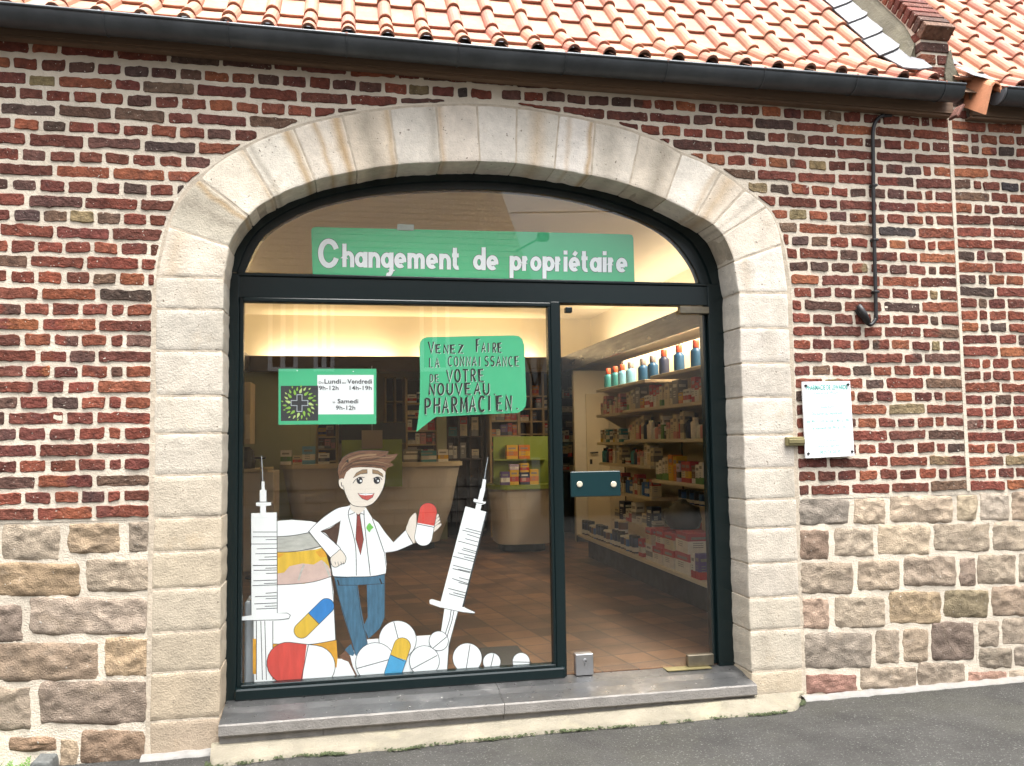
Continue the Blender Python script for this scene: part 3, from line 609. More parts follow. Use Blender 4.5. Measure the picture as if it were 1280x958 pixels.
# eaves ------------------------------------------------------------------------------------------------------
def gutter(mb, x0, x1, yc, r_, z0, z1, step=.55, start=0, m=0):
    n = 18; X = [x0 + (x1 - x0) * i / 40 for i in range(41)]
    def zz(x): return z0 + (z1 - z0) * max(0, min(1, (x + 1.6) / 2.3))
    rings = []
    for x in X:
        z_ = zz(x); row = []
        for k_ in range(n + 1):
            a = math.pi + math.pi * k_ / n; row.append((x, yc + r_ * math.cos(a), z_ + r_ * math.sin(a)))
        rings.append(row)
    for t_, inv in ((0, 0), (.004, 1)):
        ids = [[mb.vert((p[0], yc + (p[1] - yc) * (1 - t_ / r_), zz(p[0]) + (p[2] - zz(p[0])) * (1 - t_ / r_))) for p in row] for row in rings]
        for i in range(40):
            for k_ in range(n):
                f_ = (ids[i][k_], ids[i + 1][k_], ids[i + 1][k_ + 1], ids[i][k_ + 1]); mb.face(f_ if not inv else f_[::-1], m)
    mb.tube([(x, yc - r_ - .001, zz(x) + .002) for x in X], .008, 8, m); mb.tube([(x, yc + r_, zz(x) + .004) for x in X], .005, 6, m)
    x = x0 + start
    while x < x1 - .03:
        z_ = zz(x); mb.tube([(x, yc + (r_ + .002) * math.cos(math.pi + math.pi * k_ / 12), z_ + (r_ + .002) * math.sin(math.pi + math.pi * k_ / 12)) for k_ in range(13)], .0035, 6, m, False)
        mb.box(x - .006, yc - r_ - .008, z_ - .004, x + .006, yc + r_, z_ + .011, 1)
        x += step
    for xe, rv in ((x0 + .001, 0), (x1 - .001, 1)):
        z_ = zz(xe); c_ = [mb.vert((xe, yc + r_ * math.cos(math.pi + math.pi * k_ / n), z_ + r_ * math.sin(math.pi + math.pi * k_ / n))) for k_ in range(n + 1)]
        mb.face(c_ if rv else c_[::-1], m)
gu = MB(); gutter(gu, XMIN, 3.44, 4.112, .071, 3.430, 3.396, .552, .64); gu.build('gutter', [M['zinc'], M['rust']], shop, smooth=True)
gu = MB(); gutter(gu, 3.716, XMAX, 4.112, .072, 3.398, 3.398, .552, .3); gu.build('gutter', [M['zinc'], M['rust']], nb, smooth=True)
def fasc(x): return 3.305 + (.68 - x) * .018 if x < .68 else 3.305 - (x - .68) * .010
fa = MB(); fa.prism([(XMIN, fasc(XMIN) + .014), (.68, fasc(.68) + .014), (3.475, fasc(3.475) + .014), (3.475, 3.44), (XMIN, 3.46)], 4.192, 4.216); fa.prism([(XMIN, fasc(XMIN)), (.68, fasc(.68)), (3.47, fasc(3.47)), (3.47, fasc(3.47) + .0125), (.68, fasc(.68) + .0125), (XMIN, fasc(XMIN) + .0125)], 4.200, YW + .03); fa.build('fascia_board', M['wood_dark'], shop)
fa = MB(); fa.box(3.60, 4.192, 3.290, XMAX, 4.216, 3.44, 0, .004); fa.box(3.60, 4.200, 3.275, XMAX, YW + .03, 3.289, 0, .003); fa.build('fascia_board', M['wood_dark'], nb)
br_ = MB(); br_.box(3.455, 4.12, 3.24, 3.472, 4.19, 3.33, 0, .004, rot=Matrix.Rotation(rad(35), 3, 'Y'), org=(3.46, 4.15, 3.28)); br_.build('gutter_bracket', M['rust'], shop)

# roofs: interlocking single-roll tiles -------------------------------------------------------------------------
PA, PB = rad(39), rad(50); TW = .193; EXP = .230; Y0R, Z0R = 4.128, 3.423; S0R = -.100; SK = S0R + 2 * EXP
YK, ZK = Y0R + SK * math.cos(PA), Z0R + SK * math.sin(PA)          # the slope steepens above the second course
def surf(x, h, s, up):
    a = PB if up else PA; y0, z0, ss = (YK, ZK, s - SK) if up else (Y0R, Z0R, s)
    return (x, y0 + ss * math.cos(a) - h * math.sin(a), z0 + ss * math.sin(a) + h * math.cos(a))
def roof(name, x0, ncol, nrow, parent, seed=1, mirror=0):
    mb = MB(); rr = random.Random(seed); prof = []               # (x, height) over one tile, roll on the right
    for t in (0, .03, .08, .30, .56): prof.append((t * TW, .004 + .004 * abs(t - .3)))
    for k_ in range(0, 9):
        a = math.pi - math.pi * k_ / 8; prof.append((TW * (.81 + .19 * math.cos(a)), .0055 + .042 * math.sin(a)))
    for r_i in range(nrow):
        up = r_i >= 2
        for c in range(ncol):
            if mirror and c == 0 and r_i == 0: continue
            sa = (S0R + r_i * EXP if r_i else .004) + rr.uniform(-.002, .002); sb = S0R + (r_i + 1) * EXP + .03; X = x0 + c * TW + rr.uniform(-.0008, .0008)
            k_ = rr.uniform(.92, 1.06); base = rr.choice([(.37, .178, .112), (.38, .188, .12), (.36, .165, .108), (.39, .195, .125), (.37, .160, .112)]); col = tuple(v * k_ for v in base); lift = .021 + rr.uniform(-.0012, .0012)
            pt = lambda px, h, s_: surf(X + px, h, s_, up)
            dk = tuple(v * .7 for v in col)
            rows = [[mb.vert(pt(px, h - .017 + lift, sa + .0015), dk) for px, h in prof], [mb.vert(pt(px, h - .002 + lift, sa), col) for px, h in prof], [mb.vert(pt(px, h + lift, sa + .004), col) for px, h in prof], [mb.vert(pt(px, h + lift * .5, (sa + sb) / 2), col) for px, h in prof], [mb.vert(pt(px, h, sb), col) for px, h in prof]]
            for A, B in zip(rows, rows[1:]):
                for i in range(len(prof) - 1): mb.face((A[i], A[i + 1], B[i + 1], B[i]))
            if r_i:                                  # little lugs under the front edge
                for px in (.13, .40):
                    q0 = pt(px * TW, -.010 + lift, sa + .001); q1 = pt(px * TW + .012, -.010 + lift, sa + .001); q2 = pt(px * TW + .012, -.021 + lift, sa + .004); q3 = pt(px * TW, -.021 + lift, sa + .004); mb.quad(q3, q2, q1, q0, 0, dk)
    xa, xb = x0, x0 + ncol * TW
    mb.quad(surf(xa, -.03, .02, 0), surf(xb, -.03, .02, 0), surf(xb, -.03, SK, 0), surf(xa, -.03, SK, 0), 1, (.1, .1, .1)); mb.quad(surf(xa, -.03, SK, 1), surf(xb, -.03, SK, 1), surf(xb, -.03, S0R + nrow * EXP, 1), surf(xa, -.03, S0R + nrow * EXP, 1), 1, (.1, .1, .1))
    return mb.build(name, [M['tile'], M['wood_dark']], parent, smooth=False)
X0T = .775 - TW * .775 - 22 * TW
ncL = int((3.30 - X0T) / TW) + 1
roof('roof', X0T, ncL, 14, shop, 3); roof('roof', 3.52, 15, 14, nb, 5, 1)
# parapet between the roofs
pw = MB(); cs, sn, tb = math.cos(PB), math.sin(PB), math.tan(PB); XP0, XP1, YP = 3.325, 3.515, 4.25
def slope_z(y, h): return ZK + (y - YK) * tb + h      # h counted straight up
ytop = 6.6; HC = .40
body = [(YP, 3.28), (YP, slope_z(YP, HC - .05)), (ytop, slope_z(ytop, HC - .05)), (ytop, 3.28)]
i0 = len(pw.v); nB = len(body)
for x in (XP0 + .005, XP1 - .005):
    for (y_, z_) in body: pw.vert((x, y_ + .004, z_))
pw.face([i0 + i for i in range(nB)][::-1], 1); pw.face([i0 + nB + i for i in range(nB)], 1)
for i in range(nB): pw.face((i0 + i, i0 + nB + i, i0 + nB + (i + 1) % nB, i0 + (i + 1) % nB)[::-1], 1)
z = 3.462; k = 0; zcap = slope_z(YP, HC) - .03
while z < zcap - .02:                                   # courses of the pier face, two headers or one stretcher each
    xs_ = [(XP0, XP1)] if k % 2 else [(XP0, XP0 + .098), (XP0 + .110, XP1)]
    for a, b in xs_: pw.box(a, YP - .004, z, b, YP + (.11 if z < slope_z(YP + .11, HC - .15) else .05), min(z + .056, zcap), 0, .005, brick_col())
    z += .0735; k += 1
s = .0
while s < 3.3:                                          # bricks on edge along the slope
    y_ = YP - .002 + s * cs; z_ = slope_z(y_, HC - .105) ; rot = Matrix.Rotation(PB, 3, 'X')
    pw.box(XP0 - .003, y_, z_, XP1 + .003, y_ + .054, z_ + .085, 0, .005, brick_col(), rot, (XP0, y_, z_)); s += .068
pw.build('parapet_wall', [M['brick'], M['mortar']], shop)
fl = MB(); prev = None; N = 50                          # cement fillet along the left flank
for i in range(N + 1):
    y_ = YP + .05 + i * (2.3 / N); j_ = noise.noise((y_ * 9, 1, 2)) * .012; q_ = noise.noise((y_ * 23, 7, 2)) * .006; e = max(0, 1 - i / 2.0) * .05
    row = [fl.vert((XP0 - .055 + j_, y_, slope_z(y_, .08))), fl.vert((XP0 - .052 + j_ + q_, y_ - e * .3, slope_z(y_, .150 - e + j_))), fl.vert((XP0 - .022 + q_, y_ - e * .2, slope_z(y_, .235 - e + j_ * .6))), fl.vert((XP0 + .006, y_, slope_z(y_, .285 - e + q_))), fl.vert((XP0 + .02, y_, slope_z(y_, .05)))]
    if prev:
        for k_ in range(4): fl.face((prev[k_], prev[k_ + 1], row[k_ + 1], row[k_]))
    else: fl.face(row[::-1])
    prev = row
fl.build('cement_fillet', M['cement'], shop)
fl = MB(); fl.prism([(XP1 - .03, 3.42), (XP1 + .075, 3.43), (XP1 + .06, 3.53), (XP1 + .02, 3.60), (XP1 + .004, 3.70), (XP1 - .02, 3.66), (XP1 - .045, 3.55)], YP - .014, YP + .2, 0); fl.build('cement_fillet', M['cement'], nb)
fz = MB(); k = 0; y_ = YP - .04                          # zinc soakers stepping up beside the fillet, lower corners rounded
while y_ < 6.3:
    x0_, x1_ = XP0 - .19 + R.uniform(-.008, .008), XP0 - .035
    L = .172; 
    def zp(u, v): # u across, v up the slope
        yy = y_ + v * L; return (x0_ + (x1_ - x0_) * u, yy, slope_z(yy, .084 + .068 * u + (.020 if v < .5 else 0)))
    ol = [(0, 0), (.6, 0), (.85, .03), (.97, .12), (1, .25), (1, 1), (0, 1)]
    if k == 0: ol = [(.35, .12), (.8, -.15), (1.25, -.28), (1.2, .1), (1, .5), (1, 1), (.1, 1)]
    ids = [fz.vert(zp(u, v)) for u, v in ol]; fz.face(ids); lo = [fz.vert((p[0], p[1] + .002, p[2] - .008)) for p in [fz.v[q] for q in ids]]
    for q in range(len(ids)): fz.face((ids[q], lo[q], lo[(q + 1) % len(ids)], ids[(q + 1) % len(ids)]))
    y_ += .148; k += 1
fz.build('zinc_flashing', M['lead'], shop)
fz = MB(); fz.quad((XP1 + .055, 4.13, 3.50), (XP1 + .20, 4.12, 3.475), (XP1 + .20, 4.26, 3.60), (XP1 + .03, 4.26, 3.615)); fz.quad((XP1 + .02, 4.25, 3.625), (XP1 + .09, 4.25, 3.61), (XP1 + .09, 4.42, 3.79), (XP1 + .02, 4.42, 3.80)); fz.build('zinc_flashing', M['lead'], nb)
vt = MB()                                             # terracotta verge tile at the end of the right roof: flap, cover and curled edge
VP = [(-.058, -.184), (-.004, -.012), (.002, -.003), (.012, .010), (.028, .018), (.046, .016), (.060, .004), (.068, -.014), (.070, -.036)]
X0V, Y0V, Z0V = WX(1239, 105, 4.08), 4.08, WZ(1239, 105, 4.08)
VI = [(x + .013 * (1 if k_ < 2 else .6 if k_ < 4 else 0) - (.012 if k_ > 6 else 0), z_ - (.012 if k_ > 1 else 0)) for k_, (x, z_) in enumerate(VP)]
rows = []
for t in (0, .07, .14, .207):
    rows.append(([vt.vert((X0V + x, Y0V + t, Z0V + z_ + t * .67)) for x, z_ in VP], [vt.vert((X0V + x, Y0V + t, Z0V + z_ + t * .67)) for x, z_ in VI]))
for (a, ai), (b, bi) in zip(rows, rows[1:]):
    for k_ in range(len(VP) - 1): vt.face((a[k_], b[k_], b[k_ + 1], a[k_ + 1])); vt.face((ai[k_ + 1], bi[k_ + 1], bi[k_], ai[k_]))
    vt.face((ai[0], bi[0], b[0], a[0])); vt.face((a[-1], b[-1], bi[-1], ai[-1]))
for (a, ai) in (rows[0], rows[-1]):
    for k_ in range(len(VP) - 1): vt.face((a[k_], a[k_ + 1], ai[k_ + 1], ai[k_]))
vt.build('verge_tile', M['terracotta'], nb)
g = MB(); n = 14; c_ = [(3.70, 4.112 + .070 * math.cos(math.pi + math.pi * k_ / n), 3.398 + .070 * math.sin(math.pi + math.pi * k_ / n)) for k_ in range(n + 1)]
i0 = len(g.v)
for p in c_: g.vert(p)
for p in c_: g.vert((p[0] + .012, p[1], p[2]))
g.face(range(i0 + n, i0 - 1, -1)); g.face(range(i0 + n + 1, i0 + 2 * n + 2))
for k_ in range(n): g.face((i0 + k_, i0 + k_ + 1, i0 + n + 2 + k_, i0 + n + 1 + k_))
g.build('gutter_end_cap', M['lead'], nb)

# ------------------------------------------------------------------ ground
g = MB(); N = 40
xs_ = [-60, -30, -15, -9, -7, -5, -3, -2, -1, 0, 1, 2, 3, 4, 5, 7, 9, 15, 30, 60]; ys_ = [-60, -30, -15, -8, -4, -2, 0, 1, 2, 3, 3.5, 4, 4.3, 4.5]
ids = {(i, j): g.vert((x, y_, GROUND(x) - .004)) for i, x in enumerate(xs_) for j, y_ in enumerate(ys_)}
for i in range(len(xs_) - 1):
    for j in range(len(ys_) - 1): g.face((ids[i, j], ids[i + 1, j], ids[i + 1, j + 1], ids[i, j + 1]))
g.build('asphalt_pavement', M['asphalt'], kind='structure')
# cream cement strip in front of the step, irregular front edge
st = MB(); fe = [(262, 950), (268, 955), (300, 951), (340, 946), (360, 943), (400, 941), (430, 940), (470, 936), (500, 936), (540, 930), (600, 925), (640, 921), (690, 916), (740, 912), (800, 908), (860, 903), (900, 899), (950, 896), (985, 892), (998, 888), (1002, 880)]
def WG(x, y, Zg):
    d = ray(x, y); return CAM + d * ((Zg - CAM.z) / d.z)
front = [WG(x, y, .004) for x, y in fe]; front = catmull([(p.x, p.y) for p in front], 5)
prev = None
for i, (x, y_) in enumerate(front):
    gz = GROUND(x); xb = XL - .03 + (2.40 - XL + .03) * i / (len(front) - 1); jz = noise.noise((x * 7, 0, 0)) * .005
    y2 = y_ + noise.noise((x * 17, 3, 0)) * .008
    zt_ = .040 if 'x' else 0
    row = [st.vert((x, y2, gz - .01)), st.vert((x + .001, y2 + .006, gz + .010 + jz * .5)), st.vert((x * .9 + xb * .1, y2 + .025, gz + .020 + jz)), st.vert((xb, min(YS + .02, 4.2), gz + .040 + jz * .5)), st.vert((xb, YS + .04, gz + .045))]
    if prev:
        for k_ in range(4): st.face((prev[k_], row[k_], row[k_ + 1], prev[k_ + 1]))
    prev = row
st.build('cement_strip', M['cream_cement'], smooth=True, kind='structure')
# white mortar fillets at the foot of the walls
for x0_, x1_, nm in ((2.40, XMAX, 0), (-.93, XL - .02, 1), (XMIN, -1.44, 2)):
    f_ = MB(); prev = None; n = int((x1_ - x0_) / .03)
    for i in range(n + 1):
        x = x0_ + (x1_ - x0_) * i / n; gz = GROUND(x); j_ = noise.noise((x * 14, nm, 1)) * .012 + noise.noise((x * 43, nm, 5)) * .010
        row = [f_.vert((x, YW - .052 + j_, gz - .006)), f_.vert((x, YW - .047 + j_, gz + .004)), f_.vert((x, YW - .026, gz + .012 + j_ * .4)), f_.vert((x, YW + .01, gz + .015 + j_ * .8))]
        if prev:
            for k_ in range(3): f_.face((prev[k_], row[k_], row[k_ + 1], prev[k_ + 1]))
        prev = row
    f_.build('mortar_fillet', M['white_cement'], smooth=True, kind='structure')
# moss along the strip, tuft and loose block at the left foot
ms = MB()
for i in range(2600):
    k_ = R.random(); k2 = k_ * (len(front) - 1); i2 = min(int(k2), len(front) - 2); x, y_ = lerp2(front[i2], front[i2 + 1], k2 - i2)
    dens = noise.noise((x * 5, 9, 1)) + .5 * noise.noise((x * 21, 4, 1)) + R.uniform(-.25, .25)
    if dens < .02 and k_ < .97: continue
    x += R.uniform(-.02, .02); y_ += R.uniform(-.018, .004) + noise.noise((x * 17, 3, 0)) * .008; z_ = GROUND(x) + R.uniform(-.002, .008); r_ = R.uniform(.002, .005)
    ms.quad((x - r_, y_ - r_, z_), (x + r_, y_ - r_ * R.uniform(.3, 1), z_ + R.uniform(0, .004)), (x + r_, y_ + r_, z_ + r_), (x - r_, y_ + r_ * .5, z_ + r_ * R.uniform(.5, 1.2)))
ms.build('moss', M['moss'], kind='stuff')
gb = MB(); c0 = WG(52, 950, .02)
stone(gb, [(-1.42, -.06), (-1.28, -.06), (-1.29, .035), (-1.36, .045)], 4.16, .02, .012, (.1, .105, .1), 12, 10, .008, .012, .1, 4.24)
gb.build('loose_stone', M['slate'], smooth=True, label='dark grey loose stone block at the lower left foot of the wall', cat='stone block')
gp = thing('weed_tuft', 'bright green leafy weed growing at the foot of the wall, lower left corner', 'plant', (-1.47, 4.16, -.02))
lm = MB(); sm_ = MB()
for i in range(46):
    a = R.uniform(0, 6.28); L = R.uniform(.05, .13); el = R.uniform(.3, 1.2); b0 = Vector((-1.49 + R.uniform(-.12, .10), 4.13 + R.uniform(-.06, .06), -.015)); d = Vector((math.cos(a) * math.cos(el), math.sin(a) * math.cos(el), math.sin(el)))
    pts = [b0 + d * (L * t) + Vector((0, 0, -.25 * L * t * t)) for t in (0, .35, .7, 1)]; sm_.tube(pts, [.002, .0018, .0014, .0008], 5)
    for t in range(10):
        q = b0 + d * (L * (t + 1) / 10) + Vector((0, 0, -.25 * L * ((t + 1) / 10) ** 2)); sd_ = d.cross(Vector((0, 0, 1))).normalized() * (1 if t % 2 else -1); l = .022 * (1.1 - t / 12)
        lm.quad(q, q + sd_ * l * .5 + d * .006, q + sd_ * l + d * .004, q + sd_ * l * .5 - d * .006)
lm.build('leaves', M['leaf'], gp); sm_.build('stem', M['leaf'], gp)

# ------------------------------------------------------------------ things on the wall
pp = MB(); c = [(1117, 143), (1106, 144), (1098, 148), (1093, 156), (1091, 170), (1091.5, 200), (1092, 260), (1093.5, 330), (1095, 392), (1094, 400), (1089, 406), (1084, 404), (1080, 396), (1075, 385)]
cc_ = catmull(c, 5); yy_ = 4.225
pp.tube([(WX(x, y, yy_), yy_ + (.02 if i < 6 or i > len(cc_) - 5 else 0), WZ(x, y, yy_)) for i, (x, y) in enumerate(cc_)], [.0105] * (len(cc_) - 12) + [.0115 + .0012 * k_ for k_ in range(12)], 12)
pipe = pp.build('cable_pipe', M['black_metal'], smooth=True, label='thin black cable pipe running down the right brick wall, hooked at its foot', cat='pipe')
for py in (232, 300, 365):
    b = MB(); p = W(1092 + (py - 200) * .018, py, yy_); b.box(p.x - .017, yy_ - .013, p.z - .007, p.x + .017, YW + .002, p.z + .007, 0, .003); b.build('pipe_clip', M['black_metal'], pipe)
b = MB(); p0, p1 = W(1073, 382, 4.22), W(1086, 404, 4.215); b.tube([p0, (p0 + p1) / 2 + Vector((.004, 0, 0)), p1], [.016, .0185, .013], 12); b.build('pipe_end', M['rust'] if 0 else M['black_metal'], pipe, smooth=True)

TXT = {}
def text_poly(s, bold=0.0):
    key = (s, bold)
    if key in TXT: return TXT[key]
    cu = bpy.data.curves.new('text', 'FONT'); cu.body = s; cu.size = 1; cu.offset = bold; cu.resolution_u = 3
    ob = bpy.data.objects.new('text', cu); C.objects.link(ob); dg = bpy.context.evaluated_depsgraph_get(); dg.update()
    me = bpy.data.meshes.new_from_object(ob.evaluated_get(dg)); v = [(q.co.x, q.co.y) for q in me.vertices]; f = [tuple(p.vertices) for p in me.polygons]
    bpy.data.objects.remove(ob); bpy.data.meshes.remove(me); bpy.data.curves.remove(cu)
    xs = [a for a, _ in v]; ys = [b for _, b in v]; x0, x1, y0, y1 = min(xs), max(xs), min(ys), max(ys)
    TXT[key] = ([((a - x0) / (x1 - x0), (b - y0) / (y1 - y0)) for a, b in v], f); return TXT[key]
def put_text(mb, s, px, Y, m=0, bold=.0):
    """px: corners (top-left, top-right, bottom-right, bottom-left) of the writing"""
    v, f = text_poly(s, bold); i = len(mb.v)
    for (u, t) in v:
        a = lerp2(px[3], px[2], u); b = lerp2(px[0], px[1], u); p = lerp2(a, b, t); q = W(p[0], p[1], Y); mb.vert(q)
    for q in f:
        mb.face([i + k_ for k_ in q], m)
def boxpx(x0, y0, x1, y1, sl=0): return [(x0, y0), (x1, y0 + sl), (x1, y1 + sl), (x0, y1)]
# plaque
YPQ = 4.215
pq = thing('wall_plaque', 'white rectangular opening hours plaque screwed to the brick wall right of the arch', 'sign', (W(1036, 525).x, YW, W(1036, 525).z))
b = MB(); q = XZ([(1007.5, 573), (1068, 570), (1062.5, 476.5), (1003, 477.5)], YPQ); b.prism(q, YPQ, YPQ + .012); b.build('panel', M['paper'], pq)
b = MB()
def plq(u, v): # position on the plaque
    a = lerp2((1003, 477.5), (1062.5, 476.5), u); c_ = lerp2((1007.5, 573), (1068, 570), u); return lerp2(a, c_, v)
def line(s, u0, u1, v0, v1, bold=0): put_text(b, s, [plq(u0, v0), plq(u1, v0), plq(u1, v1), plq(u0, v1)], YPQ - .0012, 0, bold)
line('PHARMACIE DE LEWARDE', .08, .94, .045, .11, .02); line('Laurence Musin', .24, .74, .13, .165)
line('Ouverture', .33, .63, .315, .35); line('Du lundi au vendredi', .16, .80, .40, .44); line('de 9h à 12h et de 14h à 19h', .05, .94, .50, .54); line('Le samedi de 9h à 12h', .14, .86, .59, .63)
line('Service de garde', .29, .72, .765, .795); line('www.servigardes.fr', .26, .76, .835, .87); line('0825 74 20 30', .29, .72, .91, .95)
b.build('lettering', M['cyan_text'], pq)
for u, v in ((.06, .05), (.95, .045), (.05, .94), (.955, .94)):
    b = MB(); p = plq(u, v); c_ = W(*p, YPQ); b.tube([(c_.x, YPQ + .002, c_.z), (c_.x, YPQ - .006, c_.z), (c_.x, YPQ - .009, c_.z)], [.0075, .0075, .004], 10); b.tube([(c_.x, YPQ + .012, c_.z), (c_.x, YW + .0, c_.z)], .005, 6); b.build('screw', M['black_metal'], pq)
b = MB(); a, c_ = W(983, 546.5, 4.225), W(1012, 557, 4.225); b.box(a.x, 4.225, c_.z, c_.x, YW - .004, a.z, 0, .003); b.box(a.x + .012, 4.218, c_.z + .012, c_.x, 4.2255, a.z - .012, 0, .002); b.build('mounting_rail', M['brass'], label='short brass rail on the jamb, its end tucked behind the white plaque', cat='rail')

# ------------------------------------------------------------------ paper cut-outs and posters on the inside of the glass
YD = YG + .024
LAY = [0]
class Dec:
    """flat sheets stuck to the glass from inside; every later layer lies a little nearer to the glass"""
    def __init__(s, name, label, cat, px, group=None):
        p = W(*px, YD); s.root = thing(name, label, cat, (p.x, YD, p.z), group); s.k = LAY[0]; s.parts = {}
    def y(s): s.k += 1; LAY[0] = max(LAY[0], s.k); return YD - .00003 * s.k
    def mb(s, part, m):
        if part not in s.parts: s.parts[part] = (MB(), [])
        b, ms_ = s.parts[part]
        if m not in ms_: ms_.append(m)
        return b, ms_.index(m)
    def poly(s, part, m, pts, smooth=0, closed=True, back=.0):
        if smooth: pts = catmull(pts, smooth, True)
        y = s.y(); b, mi = s.mb(part, m); Pz = XZ(pts, y)
        ar_ = sum(Pz[i][0] * Pz[(i + 1) % len(Pz)][1] - Pz[(i + 1) % len(Pz)][0] * Pz[i][1] for i in range(len(Pz)))
        if ar_ < 0: Pz = Pz[::-1]
        if back: b.prism(Pz, y, y + back, mi)
        else: i0 = len(b.v); [b.vert((p[0], y, p[1])) for p in Pz]; b.face(range(i0, i0 + len(Pz)), mi)
    def line(s, part, m, pts, wpx=1.0, smooth=0, w1=None, closed=False):
        if smooth: pts = catmull(pts, smooth, closed)
        if closed: pts = list(pts) + [pts[0]]
        y = s.y(); b, mi = s.mb(part, m); N = len(pts); i0 = len(b.v)
        for i, p in enumerate(pts):
            a, c_ = pts[max(0, i - 1)], pts[min(N - 1, i + 1)]
            if closed and i in (0, N - 1): a, c_ = pts[-2], pts[1]
            dx, dz = c_[0] - a[0], c_[1] - a[1]; l = math.hypot(dx, dz) or 1
            mit = 1.0
            if 0 < i < N - 1:
                d1 = (p[0] - pts[i - 1][0], p[1] - pts[i - 1][1]); l1 = math.hypot(*d1) or 1; mit = 1 / max(.5, abs((d1[0] * dx + d1[1] * dz) / (l1 * l)))
            ww = wpx if w1 is None else wpx + (w1 - wpx) * i / max(1, N - 1)
            nx, nz_ = -dz / l * ww / 2 * mit, dx / l * ww / 2 * mit
            for sg in (1, -1): b.vert(W(p[0] + nx * sg, p[1] + nz_ * sg, y))
        for i in range(N - 1): b.face((i0 + 2 * i, i0 + 2 * i + 2, i0 + 2 * i + 3, i0 + 2 * i + 1), mi)
    def ell(s, part, m, cx, cy, rx, ry, rot=0, n=28):
        pts = [(cx + rx * math.cos(t) * math.cos(rot) - ry * math.sin(t) * math.sin(rot), cy + rx * math.cos(t) * math.sin(rot) + ry * math.sin(t) * math.cos(rot)) for t in [2 * math.pi * i / n for i in range(n)]]
        s.poly(part, m, pts); return pts
    def text(s, part, m, st_, px, bold=0):
        y = s.y(); b, mi = s.mb(part, m); put_text(b, st_, px, y, mi, bold)
    def done(s):
        for part, (b, ms_) in s.parts.items(): b.build(part, [M[k_] for k_ in ms_], s.root)
def caps(a, b, r_, t0=0, t1=1, n=12):
    """outline of a capsule from a to b, radius r; t0..t1 keeps one half"""
    ang = math.atan2(b[1] - a[1], b[0] - a[0]); out = []
    A, B = lerp2(a, b, t0), lerp2(a, b, t1); nx, ny = -math.sin(ang) * r_, math.cos(ang) * r_
    if t0 == 0: out += [(a[0] + r_ * math.cos(ang + math.pi / 2 + math.pi * k_ / n), a[1] + r_ * math.sin(ang + math.pi / 2 + math.pi * k_ / n)) for k_ in range(n + 1)]
    else: out += [(A[0] + nx, A[1] + ny), (A[0] - nx, A[1] - ny)]
    if t1 == 1: out += [(b[0] + r_ * math.cos(ang - math.pi / 2 + math.pi * k_ / n), b[1] + r_ * math.sin(ang - math.pi / 2 + math.pi * k_ / n)) for k_ in range(n + 1)]
    else: out += [(B[0] - nx, B[1] - ny), (B[0] + nx, B[1] + ny)]
    return out
def off_crop(o, s): return lambda *pts: [(o[0] + x / s, o[1] + y / s) for x, y in pts]
A1 = off_crop((290, 550), 5.986); A2 = off_crop((290, 700), 5.986); A3 = off_crop((480, 600), 5.986); A4 = off_crop((420, 720), 4.571); B8 = off_crop((500, 400), 5.986); H7 = off_crop((290, 430), 5.986)

# hand lettering: strokes on a unit square (y up)
def arc(cx, cy, rx, ry, a0, a1, n=10): return [(cx + rx * math.cos(rad(a0 + (a1 - a0) * i / n)), cy + ry * math.sin(rad(a0 + (a1 - a0) * i / n))) for i in range(n + 1)]
HAND = {'V': [[(0, 1), (.45, 0), (.95, 1)]], 'E': [[(.75, 1), (.05, .97), (.05, .02), (.8, 0)], [(.05, .5), (.65, .52)]], 'N': [[(.05, 0), (.05, 1), (.8, 0), (.82, 1)]], 'Z': [[(.05, 1), (.8, 1), (.05, 0), (.85, 0)]],
        'F': [[(.8, 1), (.08, .97), (.05, 0)], [(.05, .52), (.6, .54)]], 'A': [[(0, 0), (.45, 1), (.85, 0)], [(.18, .36), (.7, .36)]], 'I': [[(.4, 0), (.42, 1)]], 'R': [[(.08, 0), (.08, 1)] , [(.08, 1)] + arc(.35, .75, .38, .25, 90, -90) + [(.08, .5)], [(.3, .5), (.8, 0)]],
        'L': [[(.08, 1), (.08, .02), (.75, 0)]], 'C': [arc(.5, .5, .45, .5, 50, 310, 14)], 'O': [arc(.47, .5, .42, .5, 90, 450, 18)], 'S': [arc(.42, .75, .34, .25, 40, 250, 8) + arc(.42, .25, .36, .25, 80, -150, 8)], 'D': [[(.08, 0), (.08, 1)], [(.08, 1)] + arc(.3, .5, .5, .5, 90, -90) + [(.08, 0)]],
        'T': [[(0, 1), (.9, 1)], [(.45, 1), (.45, 0)]], 'U': [[(.06, 1), (.06, .35)] + arc(.44, .35, .38, .35, 180, 360, 10) + [(.82, 1)]], 'P': [[(.1, 0), (.1, 1)], [(.1, 1)] + arc(.4, .74, .4, .26, 90, -90) + [(.1, .48)]], 'H': [[(.08, 0), (.08, 1)], [(.82, 0), (.82, 1)], [(.08, .5), (.82, .53)]], 'M': [[(.02, 0), (.1, 1), (.48, .25), (.86, 1), (.95, 0)]], '.': [[(.3, 0), (.36, .08)]]}
